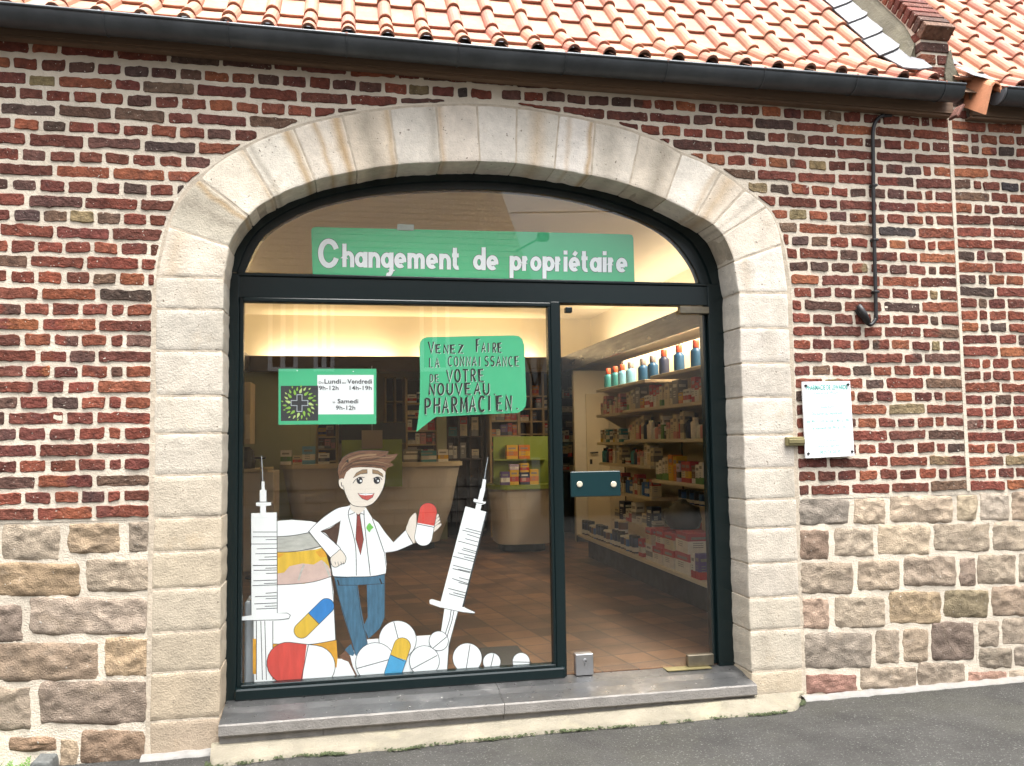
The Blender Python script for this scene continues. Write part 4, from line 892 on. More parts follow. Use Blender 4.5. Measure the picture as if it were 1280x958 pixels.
def handwrite(D, s, px, wd, first_big=False, wide=None):
    """px: (x0,y0,x1,y1) box, y down"""
    x0, y0, x1, y1 = px; n = len(s); cw = (x1 - x0) / n; rr = random.Random(s)
    for i, ch in enumerate(s):
        k_ = .74; big = not first_big or i == 0; hh = 1 if big else .72
        xo = x0 + i * cw + rr.uniform(-.03, .03) * cw; yb = y1 + rr.uniform(-.03, .03) * (y1 - y0); tilt = rr.uniform(-.06, .06); cwid = cw * k_ * (.55 if ch == 'I' else 1)
        for stk in HAND[ch]:
            pts = [(xo + (u + tilt * v) * cwid, yb - v * (y1 - y0) * hh) for u, v in stk]
            D.line('lettering', 'tape_white', [(a + .8, b + .6) for a, b in pts], wd * .9); D.line('lettering', 'ink', pts, wd * rr.uniform(1.0, 1.35))

# speech bubble
D = Dec('speech_bubble_sign', 'green speech bubble sign with black hand lettering stuck in the window', 'sign', (590, 470))
D.poly('sheet', 'sign_green', B8((145, 200), (150, 165), (168, 142), (200, 130), (520, 122), (850, 116), (890, 122), (915, 145), (930, 190), (938, 400), (946, 600), (940, 645), (920, 675), (880, 697), (560, 710), (270, 726), (190, 785), (122, 840), (136, 740), (148, 620), (150, 400)), back=.0012)
for s_, bx, wd, fb in (('VENEZ', (215, 165, 490, 250), 1.5, True), ('FAIRE', (570, 145, 775, 242), 1.3, True), ('LA', (218, 285, 310, 355), 1.2, False), ('CONNAISSANCE', (360, 275, 905, 345), 1.2, False), ('DE', (222, 410, 305, 465), 1.0, False), ('VOTRE', (350, 372, 650, 462), 1.6, False), ('NOUVEAU.', (215, 476, 760, 558), 1.8, False)):
    q = B8((bx[0], bx[1]), (bx[2], bx[3])); handwrite(D, s_, (*q[0], *q[1]), wd, fb)
for i, ch in enumerate('PHARMACIEN.'):
    q = B8((185 + i * 67.5, 588 - i * 2.6), (185 + (i + 1) * 67.5, 704 - i * 3.6)); handwrite(D, ch, (*q[0], *q[1]), 2.0)
D.done()
# opening hours
D = Dec('opening_hours_sign', 'green opening hours sign with a dark leaf and cross emblem and a white panel', 'sign', (409, 496))
D.poly('sheet', 'sign_green', H7((348, 187), (1080, 187), (1080, 600), (348, 605)), back=.0012)
D.poly('white_panel', 'paper', H7((638, 233), (1060, 233), (1060, 527), (638, 528)))
D.poly('emblem', 'logo_dark', H7((365, 315), (645, 313), (645, 575), (365, 578)))
cx_, cy_ = H7((505, 443))[0]
def cross(a, b): return [(cx_ + x, cy_ + y) for x, y in ((-b, -a), (-a, -a), (-a, -b), (a, -b), (a, -a), (b, -a), (b, a), (a, a), (a, b), (-a, b), (-a, a), (-b, a))]
D.poly('emblem', 'paper_grey', cross(3.6, 11)); D.poly('emblem', 'logo_dark', cross(2.7, 10))
for k_ in range(36):
    a = 2 * math.pi * (k_ % 12) / 12 + (k_ // 12) * .26 + .1; rd = (14.2, 17.6, 20.8)[k_ // 12] + (k_ % 2) * .9; L, wd = ((4.0, 1.9), (3.0, 1.35), (1.8, .95))[k_ // 12]
    if abs(math.cos(a)) * rd > 22.5 or abs(math.sin(a)) * rd > 21: continue
    c_ = (cx_ + math.cos(a) * rd, cy_ + math.sin(a) * rd); ax = (math.cos(a + .25), math.sin(a + .25)); py = (-ax[1], ax[0])
    pts = [(c_[0] + ax[0] * u * L + py[0] * v * wd, c_[1] + ax[1] * u * L + py[1] * v * wd) for u, v in ((-.8, 0), (-.4, .8), (.1, .75), (1, 0), (.1, -.75), (-.4, -.8))]
    D.poly('emblem', 'leaf_green' if k_ % 3 else 'leaf_pale', pts, 3)
for s_, bx, bd in (('Du', (650, 282, 683, 297), 0), ('Lundi', (692, 264, 815, 298), .012), ('au', (824, 286, 852, 297), 0), ('Vendredi', (863, 264, 1047, 298), .012), ('9h-12h', (650, 314, 797, 346), .008), ('14h-19h', (880, 314, 1045, 346), .008), ('le', (755, 428, 772, 443), 0), ('Samedi', (790, 413, 945, 445), .012), ('9h-12h', (777, 462, 922, 494), .008)):
    q = H7((bx[0], bx[1]), (bx[2], bx[3])); D.text('lettering', 'logo_dark', s_, boxpx(*q[0], *q[1]), bd)
for p in ((488, 200), (908, 207)): q = H7(p)[0]; D.ell('tape', 'paper', *q, .8, .7)
D.done()

# banner in the arched light
GL = {}
def stem(x, y0, y1): return [(x, y0), (x, y1)]
bw = .315
GL['h'] = (1.0, [stem(.15, 0, 1.5), [(.15, .55)] + arc(.5, .55, .35, .35, 180, 0, 10) + [(.85, 0)]]); GL['n'] = (1.0, [stem(.15, 0, 1.0), [(.15, .5)] + arc(.5, .52, .35, .35, 180, 0, 10) + [(.85, 0)]])
GL['a'] = (1.08, [arc(.5, .5, .36, .36, 0, 360, 20), stem(.92, 0, 1.0)]); GL['g'] = (1.08, [arc(.5, .5, .36, .36, 0, 360, 20), [(.92, 1.0), (.92, -.1)] + arc(.57, -.1, .35, .33, 0, -110, 8)])
GL['e'] = (1.05, [[(.2, .47), (.8, .47)], [(.86, .40), (.86, .5)] + arc(.5, .5, .36, .36, 0, 308, 20)[1:]]); GL['m'] = (1.55, [stem(.15, 0, 1.0), [(.15, .55)] + arc(.45, .58, .3, .29, 180, 0, 8) + [(.75, 0)], [(.75, .55)] + arc(1.05, .58, .3, .29, 180, 0, 8) + [(1.35, 0)]])
GL['t'] = (.72, [[(.25, 1.4), (.25, .3)] + arc(.5, .32, .25, .2, 180, 290, 6), [(.0, .92), (.6, .92)]]); GL['d'] = (1.08, [arc(.5, .5, .36, .36, 0, 360, 20), stem(.92, 0, 1.5)]); GL['p'] = (1.08, [arc(.58, .5, .36, .36, 0, 360, 20), stem(.15, -.5, 1.0)])
GL['r'] = (.66, [stem(.15, 0, 1.0), [(.15, .5)] + arc(.48, .5, .33, .36, 180, 95, 6)]); GL['o'] = (1.05, [arc(.5, .5, .36, .36, 0, 360, 20)]); GL['i'] = (.40, [stem(.18, 0, 1.0), [(.18, 1.15), (.18, 1.42)]]); GL['é'] = (1.05, GL['e'][1] + [[(.45, 1.1), (.7, 1.35)]])
GL['C'] = (1.75, [arc(.85, .72, .62, .66, 22, 338, 24)])
def bauhaus(D, word, x0, x1, yb0, yb1, xh, wmul=1):
    tot = sum(GL[c_][0] + .14 for c_ in word); sx = (x1 - x0) / tot; x = x0
    for pas, (mt, grow) in enumerate((('ink_line', 1.1), ('paper', 0))):
        x = x0
        for c_ in word:
            wd, stks = GL[c_]
            for stk in stks:
                pts = []
                for u, v in stk:
                    px = x + u * sx; t = (px - x0) / max(1, (x1 - x0)); yb = yb0 + (yb1 - yb0) * t; pts.append((px, yb - v * xh))
                if grow:
                    a, b_ = pts[0], pts[-1]
                D.line('lettering', mt, pts, (bw * wmul) * (sx + xh) / 2 + grow)
            x += (wd + .14) * sx
D = Dec('change_of_owner_banner', 'long green banner with white rounded lettering in the arched window above the transom', 'banner', (590, 320))
D.poly('sheet', 'banner_green', [(389, 288), (390.5, 285), (394, 284), (520, 287), (660, 290), (786, 293.2), (790, 294), (791.5, 297), (793.5, 353), (793.5, 357), (391, 350), (390, 320)], back=.0012)
bauhaus(D, 'C', 397, 428, 333, 334, 23, 1.05); bauhaus(D, 'hangement', 428.5, 577, 334, 337.5, 19.5); bauhaus(D, 'de', 592, 625, 337.5, 338.5, 19); bauhaus(D, 'propriétaire', 637.5, 786, 338.5, 341, 18.5)
D.poly('tape', 'tape', [(497, 280), (518, 281), (517, 288.5), (496, 288)])
D.done()

# jar
LAY[0] = 0
D = Dec('medicine_jar_cutout', 'paper cut-out of an amber medicine jar with a white label and lid in the window', 'window cutout', (380, 850))
D.poly('jar', 'paper', [(338, 652), (365, 650), (390, 652), (408, 657), (410, 668), (404, 692), (413, 712), (417, 740), (419.5, 800), (423, 836), (419, 852), (330, 862), (318, 862), (317, 776), (338, 770)], back=.001)
D.poly('jar', 'jar_grey', [(340, 671), (365, 669.5), (386, 666.5), (402, 662), (403, 683), (388, 688), (365, 690), (340, 690.5)])
D.poly('contents', 'cap_yel', [(340, 691), (370, 690), (395, 687), (405, 684), (412, 708), (412, 722), (380, 730), (340, 731)]); D.poly('contents', 'amber', [(394, 690), (405, 686), (409, 696), (400, 697)]); D.poly('contents', 'amber', [(340, 692), (356, 692), (350, 697), (340, 698)])
D.poly('contents', 'jar_pink', [(340, 718), (355, 716), (362, 708), (378, 704.5), (392, 706), (402, 700), (411, 708), (414.5, 721), (395, 727), (365, 730.5), (340, 731)])
for a in ([(380, 706), (376, 716), (373, 726)], [(405, 703), (409, 712), (412, 721)]): D.line('contents', 'jar_grey', a, 2.2)
D.line('outline', 'ink_line', [(340, 731.5), (365, 730.5), (392, 727.5), (415, 720.5)], .8, 4); D.line('outline', 'ink_line', [(340, 671.5), (365, 669.8), (386, 666)], .8, 4); D.line('outline', 'ink_line', [(340, 690.5), (370, 689.5), (402, 683)], .8, 4); D.line('outline', 'ink_line', [(414, 721), (417, 750), (419.5, 800)], .8)
D.poly('contents', 'amber', [(340, 805), (380, 806), (400, 804), (420.5, 800.5), (422.8, 835), (416, 834), (340, 850)]); D.poly('contents', 'amber', [(316, 798.5), (320.5, 799), (320, 843), (316, 842.5)])
D.line('outline', 'ink_line', [(340, 805), (380, 806), (400, 804), (421, 800)], .8, 4)
for t0, t1, mt in ((0, .5, 'cap_yel'), (.5, 1, 'cap_blue')): D.poly('label_capsule', mt, caps((377, 788.5), (408, 757.8), 9.6, t0, t1))
D.line('label_capsule', 'ink_line', caps((377, 788.5), (408, 757.8), 9.6), .7, closed=True); D.line('label_capsule', 'ink_line', [(385.4, 766.6), (399, 780.6)], .8)
D.done()
def ticks(D, L):
    for x0, y0, x1, y1 in L: D.line('scale', 'ink_line', [(x0, y0), (x1, y1)], .75)
D = Dec('syringe_cutout', 'upright paper syringe cut-out at the left edge of the window', 'window cutout', (330, 850), 'syringe cut-outs')
D.poly('barrel', 'paper', [(313.7, 641.8), (325.2, 641.6), (325.4, 633), (320, 632.5), (320, 627.8), (324.7, 627.4), (324.7, 613), (327, 612.4), (327, 602), (330.6, 602), (330.9, 612.4), (333, 612.8), (333, 627.2), (338.8, 627.4), (338.8, 632), (332.4, 632.6), (332.6, 641), (346, 640.7), (346.5, 767), (360, 766.6), (363.5, 769), (362, 773), (349, 775), (300, 776.5), (298, 771.5), (314, 769.5)], back=.001)
D.poly('plunger', 'paper', [(320.5, 776.2), (341, 775.4), (341, 853), (335, 858), (320.5, 858)], back=.001)
D.line('needle', 'capgrey' if 0 else 'paper_grey', [(328.6, 602), (327, 570)], .9)
for x in (320.5, 326, 331, 341): D.line('outline', 'ink_line', [(x, 776.5), (x + (2 if 322 < x < 335 else 0), 850)], .9, 0)
D.line('outline', 'ink_line', [(346.3, 641), (346.6, 766.6), (359, 766.5), (363, 769.2), (361, 773.5), (349, 775), (300, 776.3)], .8); D.line('outline', 'ink_line', [(313.7, 641.8), (314, 769.3)], .7); D.line('outline', 'ink_line', [(320, 627.9), (338.6, 627.6)], .8)
tk = [(155, 690, 335, 690, 0), (155, 726, 335, 726, 0), (252, 747, 335, 745, 0), (142, 780, 335, 779, 0), (185, 816, 335, 812, 0), (175, 853, 335, 850, 0), (243, 878, 335, 874, 0), (200, 899, 335, 895, 0), (155, 940, 335, 939, 0)]
ticks(D, [(290 + a / 5.986, 550 + b_ / 5.986, 290 + c_ / 5.986, 550 + d_ / 5.986) for a, b_, c_, d_, _ in tk]); tk = [(155, 44, 335, 40), (250, 63, 335, 60), (162, 79, 335, 76), (255, 102, 335, 99), (160, 157, 335, 151), (240, 177, 335, 174), (153, 193, 335, 187), (252, 250, 335, 244), (173, 275, 335, 270), (252, 291, 335, 288), (167, 330, 335, 322), (245, 348, 335, 344), (182, 368, 335, 362)]
ticks(D, [(290 + a / 5.986, 700 + b_ / 5.986, 290 + c_ / 5.986, 700 + d_ / 5.986) for a, b_, c_, d_ in tk])
D.done()
D = Dec('capsule_cutout', 'big red and white capsule cut-out in the bottom left corner of the window', 'window cutout', (376, 850))
for t0, t1, mt in ((0, .62, 'cap_red'), (.62, 1, 'paper')): D.poly('shell', mt, caps((359.5, 829), (393, 833), 26, t0, t1))
D.line('outline', 'ink_line', caps((359.5, 829), (393, 833), 26), .8, closed=True); D.line('outline', 'ink_line', [(385.5, 806), (375, 858)], 1.0); D.done()
# the pharmacist
D = Dec('pharmacist_cutout', 'paper cut-out of a smiling cartoon man in a white coat holding a red capsule', 'window cutout', (455, 845))
D.poly('backing', 'paper', A2((790, 740), (850, 745), (905, 690), (940, 600)) + [(461, 799.5), (540, 794), (556, 808), (560, 815), (558.5, 846), (425, 856), (419, 850)], back=.001)
D.poly('shoe', 'hair', A2((800, 722), (850, 680), (885, 722), (905, 800), (950, 890), (920, 860), (870, 762), (830, 748)))
D.poly('trousers', 'jeans', A2((843, 672), (890, 628), (918, 700), (905, 720), (880, 712)))
D.poly('trousers', 'jeans', A2((1008, 180), (1143, 112), (1142, 430), (1108, 512), (1022, 592), (985, 492), (1015, 430)))
D.poly('trousers', 'jeans', A2((760, 118), (940, 182), (960, 330), (1018, 640), (930, 720), (890, 600), (828, 400), (790, 260)))
D.poly('trousers', 'jeans', A2((760, 118), (1145, 106), (1142, 178), (930, 190), (785, 192)))
for a, b_ in (((790, 150), (802, 192)), ((1105, 140), (1122, 182))): D.line('trousers', 'ink', A2(a, b_), 1.8)
D.line('trousers', 'ink_line', A2((765, 125), (800, 290), (850, 450), (925, 715)), .8); D.line('trousers', 'ink_line', A2((935, 190), (965, 420), (1015, 640)), .7); D.line('trousers', 'ink_line', A2((790, 190), (930, 190), (1140, 178)), .7); D.line('trousers', 'ink_line', A2((1143, 112), (1142, 430), (1108, 512), (1022, 592)), .7)
coat = A1((887, 490), (870, 495), (800, 508), (740, 540), (660, 600), (580, 680), (590, 705), (735, 880), (740, 900)) + A2((738, 10), (755, 122), (900, 128), (1050, 124), (1150, 104), (1158, 20)) + A1((1155, 930), (1148, 845)) + A3((100, 530), (215, 480), (165, 372), (70, 468)) + A1((1150, 700), (1095, 620), (1050, 588), (1000, 505), (960, 540))
D.poly('coat', 'coat_white', coat, back=.0008)
# gap between arm and body
D.poly('gap', 'kick' if 0 else 'hair_dark', A1((812, 606), (735, 660), (665, 684), (700, 700), (782, 790), (800, 700)))
for L, wd in ((A1((870, 495), (800, 508), (740, 540), (660, 600), (580, 680), (590, 705), (735, 880)), .7), (A1((665, 684), (740, 745), (815, 826), (735, 882)), .9), (A1((815, 606), (740, 650), (665, 684)), .6), (A1((885, 505), (870, 560), (900, 680), (925, 800), (930, 958)), .9), (A1((988, 512), (990, 600), (1010, 800), (1030, 958)), .9), (A2((930, 0), (930, 118)), .9), (A2((1022, 0), (1035, 118)), .9), (A1((1050, 590), (1090, 700), (1140, 845)), .9), (A2((740, 0), (755, 122), (900, 128), (1050, 124), (1150, 104)), 1.0), (A3((165, 375), (190, 430), (222, 480)), 1.0), (A3((165, 372), (70, 466)), .6), (A3((10, 545), (100, 530), (215, 480)), .6), (A1((885, 505), (920, 540), (878, 560)), .8), (A1((985, 505), (955, 540), (990, 560)), .8), (A1((1155, 958), (1140, 845)), .6)):
    D.line('coat_outline', 'ink_line', L, wd, 4)
D.poly('tie', 'tie', A1((928, 540), (945, 528), (962, 540), (957, 565), (985, 745), (962, 862), (926, 742), (935, 565))); D.line('tie', 'ink_line', A1((928, 540), (945, 528), (962, 540), (957, 565), (985, 745), (962, 862), (926, 742), (935, 565)), .6, closed=True); D.line('tie', 'ink_line', A1((935, 565), (957, 565)), .6)
D.poly('badge', 'clover', A1((1012, 640), (1030, 622), (1045, 640), (1058, 655), (1040, 672), (1028, 692), (1012, 672), (1005, 660)), 3)
hand1 = A1((740, 880), (780, 845), (812, 822), (850, 870), (852, 900), (842, 925)) + A2((820, 30), (780, 55), (750, 45), (738, 10))
D.poly('hand', 'skin', hand1, 3); D.line('hand', 'ink_line', hand1, .7, 3, closed=True)
for x in (770, 792, 815, 832): D.line('hand', 'ink_line', [A1((x, 912))[0], A1((x + 5, 942 - abs(x - 800) * .3))[0]], .6)
D.poly('hand', 'skin', A3((165, 375), (178, 330), (198, 280), (238, 248), (243, 310), (240, 350), (232, 400), (226, 476), (200, 440)), 3)
for q in (((385, 270), (405, 255), (412, 262), (395, 300)), ((380, 300), (412, 278), (418, 292), (385, 330)), ((378, 330), (418, 302), (422, 314), (375, 355)), ((370, 355), (424, 325), (430, 338), (375, 392))): D.poly('hand', 'skin', A3(*q), 2); D.line('hand', 'ink_line', A3(*q), .4, 2, closed=True)
for t0, t1, mt in ((0, .5, 'cap_red'), (.5, 1, 'paper')): D.poly('held_capsule', mt, caps(A3((330, 238))[0], A3((295, 428))[0], 11, t0, t1))
D.line('held_capsule', 'ink_line', caps(A3((330, 238))[0], A3((295, 428))[0], 11), .6, closed=True); D.line('held_capsule', 'ink_line', A3((247, 330), (376, 356)), .9)
D.poly('face', 'skin', A1((885, 470), (1002, 480), (990, 525), (945, 560), (885, 520)))
D.poly('face', 'skin', A1((800, 300), (820, 286), (845, 300), (850, 370), (822, 366), (802, 340)), 3); D.line('face', 'ink_line', A1((800, 300), (820, 286), (845, 295)), .6, 3); D.line('face', 'ink_line', A1((818, 318), (822, 345), (838, 340), (840, 318)), .9, 3)
face = A1((838, 285), (850, 235), (885, 205), (960, 195), (1060, 200), (1135, 215), (1148, 262), (1141, 330), (1112, 402), (1062, 470), (1004, 498), (950, 500), (892, 482), (852, 412), (834, 350))
D.poly('face', 'skin', face, 4); D.line('face', 'ink_line', A1((834, 350), (852, 412), (892, 482), (950, 500), (1004, 498), (1062, 470), (1112, 402), (1141, 330), (1148, 262)), .7, 4)
hair = A1((800, 292), (790, 230), (800, 180), (832, 130), (882, 100), (950, 82), (1050, 78), (1172, 86), (1160, 112), (1242, 104), (1216, 146), (1182, 166), (1212, 190), (1160, 212), (1150, 242), (1120, 216), (1050, 208), (960, 205), (892, 212), (856, 242), (838, 288))
D.poly('hair', 'hair', hair); D.line('hair', 'ink_line', hair[1:5] + hair[5:9], .6); D.line('hair', 'hair_dark', A1((850, 205), (930, 160), (1040, 150), (1150, 120)), 2.0, 5); D.line('hair', 'hair_dark', A1((830, 240), (900, 195), (1000, 185), (1140, 200)), 1.6, 5); D.line('hair', 'brow', A1((870, 150), (960, 120), (1080, 110)), 2.0, 5)
for q_, c_, w_ in (((840, 150), (900, 118), (990, 98)), 'hair_dark', .9), (((960, 140), (1060, 128), (1170, 132), (1215, 120)), 'brow', .9), (((900, 175), (990, 165), (1090, 165), (1180, 185)), 'brow', .7), (((820, 215), (845, 180), (890, 150)), 'brow', .8), (((1000, 200), (1080, 190), (1150, 205)), 'hair_dark', 1.2), (((812, 262), (826, 225), (850, 195)), 'hair_dark', 1.0): D.line('hair', c_, A1(*q_), w_, 5)
D.poly('hair', 'ink', A1((848, 160), (872, 145), (872, 175)))
D.poly('eyebrow', 'brow', A1((905, 285), (930, 248), (975, 224), (1012, 222), (1012, 250), (960, 256))); D.line('eyebrow', 'ink_line', A1((905, 285), (930, 248), (975, 224), (1012, 222), (1012, 250), (960, 256)), .5, closed=True)
D.poly('eyebrow', 'brow', A1((1050, 222), (1092, 230), (1125, 255), (1132, 278), (1092, 256), (1052, 252))); D.line('eyebrow', 'ink_line', A1((1050, 222), (1092, 230), (1125, 255), (1132, 278), (1092, 256), (1052, 252)), .5, closed=True)
for cx_, rx in ((955, 23), (1084, 25)):
    q = A1((cx_, 304))[0]; D.ell('eye', 'eye', *q, rx / 5.986, 26 / 5.986); q = A1((cx_ + 9, 308))[0]; D.ell('eye', 'paper', *q, 1.3, 1.3); q = A1((cx_ - 8, 292))[0]; D.ell('eye', 'paper', *q, .6, .6)
D.line('eye', 'ink_line', A1((905, 325), (925, 298), (955, 280), (992, 282)), .8, 4); D.line('eye', 'ink_line', A1((1055, 290), (1085, 278), (1110, 284), (1124, 300)), .8, 4)
mo = A1((940, 400), (1000, 406), (1066, 400), (1052, 430), (1012, 453), (975, 440), (955, 420)); D.poly('mouth', 'mouth', mo); D.poly('mouth', 'paper', A1((945, 403), (1000, 400), (1060, 402), (1045, 412), (1000, 416), (962, 412))); D.line('mouth', 'ink_line', mo, .5, closed=True)
D.done()
# leaning syringe
D = Dec('syringe_cutout', 'leaning paper syringe cut-out, its needle pointing up right beside the cartoon man', 'window cutout', (560, 840), 'syringe cut-outs')
D.poly('plunger', 'paper', A4((620, 185), (698, 200), (645, 400), (638, 545), (560, 545), (600, 320)), back=.001)
D.poly('barrel', 'paper', A3((610, 198), (682, 218), (692, 178), (668, 160), (674, 140), (703, 148), (722, 65), (728, 62), (741, -6), (764, -2), (757, 70), (758, 75), (737, 160), (764, 166), (756, 182), (731, 186), (722, 228), (770, 240), (590, 952)) + A4((735, 178), (795, 206), (790, 217), (720, 208), (600, 182), (536, 160), (534, 138), (548, 133), (598, 147)), back=.001)
D.line('needle', 'paper_grey', A3((752, -4), (758, -60), (778, -168)), .8); D.line('outline', 'ink_line', A3((770, 240), (590, 952)), 1.8); D.line('outline', 'ink_line', A4((735, 180), (795, 207), (790, 217), (720, 208), (600, 182)), .7); D.line('outline', 'ink_line', A3((676, 168), (756, 182)), .9)
for a in (((658, 195), (650, 250), (625, 330)), ((674, 200), (662, 260), (635, 345)), ((697, 205), (645, 400), (636, 540))): D.line('outline', 'ink_line', A4(*a), .9)
ticks(D, [A3((a, b_))[0] + A3((c_, d_))[0] for a, b_, c_, d_ in ((610, 362, 726, 392), (586, 376, 722, 410), (620, 406, 715, 436), (608, 440, 705, 466), (556, 458, 700, 497), (592, 510, 690, 538), (582, 522, 688, 552), (552, 546, 683, 576), (598, 576, 678, 594), (516, 572, 672, 612), (516, 638, 658, 676), (555, 668, 652, 690), (514, 664, 645, 696), (562, 732, 636, 750), (510, 738, 632, 778), (558, 768, 630, 785), (480, 812, 612, 846), (518, 844, 606, 866), (486, 852, 602, 884))])
D.done()
tabs = [((352, 365), 107, ((330, 262), (356, 362)), 'large white tablet cut-out standing behind the yellow and blue capsule'), ((225, 497), 113, ((118, 530), (305, 478)), 'large white tablet cut-out left of the yellow and blue capsule'), ((505, 487), 86, ((430, 535), (578, 455)), 'white tablet cut-out with a slanting score right of the yellow and blue capsule'), ((587, 372), 55, ((552, 415), (637, 345)), 'small white tablet cut-out leaning on the foot of the slanting syringe'),
        ((750, 470), 84, ((766, 392), (742, 545)), 'white tablet cut-out with an upright score, largest of the three standing apart'), ((890, 492), 51, ((902, 445), (880, 540)), 'small white tablet cut-out with an upright score, middle of the three standing apart'), ((1058, 490), 50, ((1008, 492), (1108, 494)), 'small white tablet cut-out with a level score nearest the door')]
for k_, (c_, r_, ln, lab) in enumerate(tabs):
    q = A4(c_)[0]; D = Dec('tablet_cutout', lab, 'window cutout', (q[0], q[1] + r_ / 4.571), 'tablet cut-outs')
    pts = D.ell('tablet', 'paper', *q, r_ / 4.571, r_ / 4.571 * 1.02); D.line('score', 'ink_line', pts, .75, closed=True); D.line('score', 'ink_line', A4(*ln), .95); D.done()
D = Dec('capsule_cutout', 'small yellow and blue capsule cut-out among the white tablets', 'window cutout', (495, 845))
for t0, t1, mt in ((0, .42, 'cap_yel'), (.42, 1, 'cap_sky')): D.poly('shell', mt, caps(A4((378, 402))[0], A4((325, 560))[0], 10.6, t0, t1))
D.line('outline', 'ink_line', caps(A4((378, 402))[0], A4((325, 560))[0], 10.6), .6, closed=True); D.line('outline', 'ink_line', A4((314, 452), (390, 488)), .9); D.done()

# ------------------------------------------------------------------ shop interior
ZF = .163; ZC = 3.06; YB = 11.9; XLW, XRW = -2.6, 3.25
def sheet(name, quads, m, kind='structure'):
    b = MB()
    for q in quads: b.quad(*q)
    return b.build(name, m, kind=kind)
fl_ = MB(); fl_.box(XLW - .1, YF + .03, ZF - .1, 4.2, YB + .1, ZF); fl_.build('shop_floor', M['floor'], kind='structure')
ce = MB(); ce.box(XLW - .1, 4.6, ZC, 4.2, YB + .1, ZC + .1); ce.build('shop_ceiling', M['ceiling'], kind='structure')
wl = MB(); wl.box(XLW - .1, 4.5, ZF, XLW, YB, ZC); wl.build('shop_wall', M['pale_green_wall'], kind='structure')
wl = MB(); wl.box(XRW, 4.5, ZF, XRW + .1, YB, ZC); wl.build('shop_wall', M['cream_wall'], kind='structure')
wl = MB(); wl.box(XLW, YB, ZF, XRW, YB + .1, ZC); wl.build('shop_wall', M['cream_wall'], kind='structure')
# inside face of the street wall
iw = MB(); yi = 4.64
iw.quad((XLW - .1, yi, -.1), (XL - .006, yi, -.1), (XL - .006, yi, ZC + .15), (XLW - .1, yi, ZC + .15)); iw.quad((XR + .006, yi, -.1), (4.2, yi, -.1), (4.2, yi, ZC + .15), (XR + .006, yi, ZC + .15))
i3 = [p for p in resample(intr, 60)]
for a, b_ in zip(i3, i3[1:]): iw.quad((a[0], yi, a[1] + .006), (b_[0], yi, b_[1] + .006), (b_[0], yi, ZC + .15), (a[0], yi, ZC + .15))
iw.build('shop_wall', M['cream_wall'], kind='structure')
# dropped bulkhead with the cove light
bk = MB(); YBK, XBK, XBL = 10.3, 2.68, -1.13; zb0_, zb1_ = 2.285, 2.475
bk.box(XBL, YBK, zb0_, XBK, YBK + .03, zb1_, 0); bk.box(XBK, 4.75, zb0_, XBK + .03, YBK + .03, zb1_, 0); bk.box(XBL - .03, 4.75, zb0_, XBL, YBK + .03, zb1_, 0)
bk.build('light_bulkhead', M['bulkhead'], label='dark brown bulkhead running round the shop ceiling under the cove light', cat='bulkhead')
cv = MB(); cv.box(XBL, YBK + .03, zb0_ + .11, XBK + .03, YBK + .62, zb0_ + .13, 0); cv.box(XBK + .031, 4.75, zb0_ + .11, XRW, YBK + .62, zb0_ + .13); cv.box(XLW, 4.75, zb0_ + .11, XBL - .031, YBK + .62, zb0_ + .13); cv.build('soffit', M['ceiling'], kind='structure')
hw = MB(); hw.box(XLW, YBK + .62, zb0_ + .11, XRW, YBK + .66, ZC); hw.build('shop_wall', M['cream_wall'], kind='structure')
def area(name, loc, rot, sx, sy, pw_, col=(1, .80, .58)):
    l = bpy.data.lights.new(name, 'AREA'); l.shape = 'RECTANGLE'; l.size = sx; l.size_y = sy; l.energy = pw_; l.color = col; o = bpy.data.objects.new(name, l); C.objects.link(o); o.location = loc; o.rotation_euler = rot
for i in range(2):
    x0_ = XBL + .12 + i * 1.9; t_ = MB(); t_.tube([(x0_, YBK + .46, zb0_ + .145), (x0_ + 1.6, YBK + .46, zb0_ + .145)], .013, 10); t_.build('cove_lamp', M['tube_light'], label='warm strip lamp in the cove behind the back bulkhead', cat='lamp', group='cove strip lamps')
for i in range(2): area('cove_light_back', (XBL + .92 + i * 1.9, YBK + .46, zb0_ + .165), (rad(125), 0, 0), 1.6, .04, 3.4)
area('cove_light_right', (XBK + .25, 7.5, zb0_ + .165), (0, rad(-140), 0), .06, 5.2, 10)
area('cove_light_left', (XBL - .35, 7.5, zb0_ + .165), (0, rad(140), 0), .06, 5.2, 12)
area('shelf_light', (2.86, 7.4, zb0_ + .10), (0, rad(8), 0), .05, 3.2, 15)
# wall shelving on the right
sh = thing('wall_shelving', 'cream wall shelving full of cartons and bottles seen through the glass door', 'shelving', (2.85, 6.9, ZF))
b = MB(); b.box(2.985, 4.9, ZF, 3.01, 8.85, zb0_); b.build('back_panel', M['shelf_cream'], sh)
b = MB(); b.box(2.56, 4.9, ZF, 2.98, 8.85, .385); b.build('kick_board', M['kick'], sh)
SHV = [(1.99, 4.9, 7.22, 2.70), (1.965, 7.25, 8.77, 2.66), (1.709, 4.9, 7.94, 2.68), (1.69, 7.96, 8.77, 2.66), (1.42, 4.9, 7.92, 2.68), (1.395, 7.94, 8.77, 2.66), (1.18, 7.2, 8.77, 2.68), (1.063, 4.9, 7.18, 2.68), (.896, 7.2, 8.3, 2.68), (.86, 6.3, 7.17, 2.86), (.627, 7.1, 8.3, 2.66), (.418, 4.9, 8.82, 2.44)]
for z_, y0_, y1_, xf in SHV:
    b = MB(); b.box(xf, y0_, z_ - .03, 2.984, y1_, z_, 0, .004); b.build('shelf', M['shelf_cream'], sh)
    if z_ < 1.9:
        b = MB(); b.box(xf - .006, y0_ + .004, z_ - .028, xf - .0005, y1_ - .004, z_ - .004, 0); b.build('price_rail', M['shelf_cream'], sh)
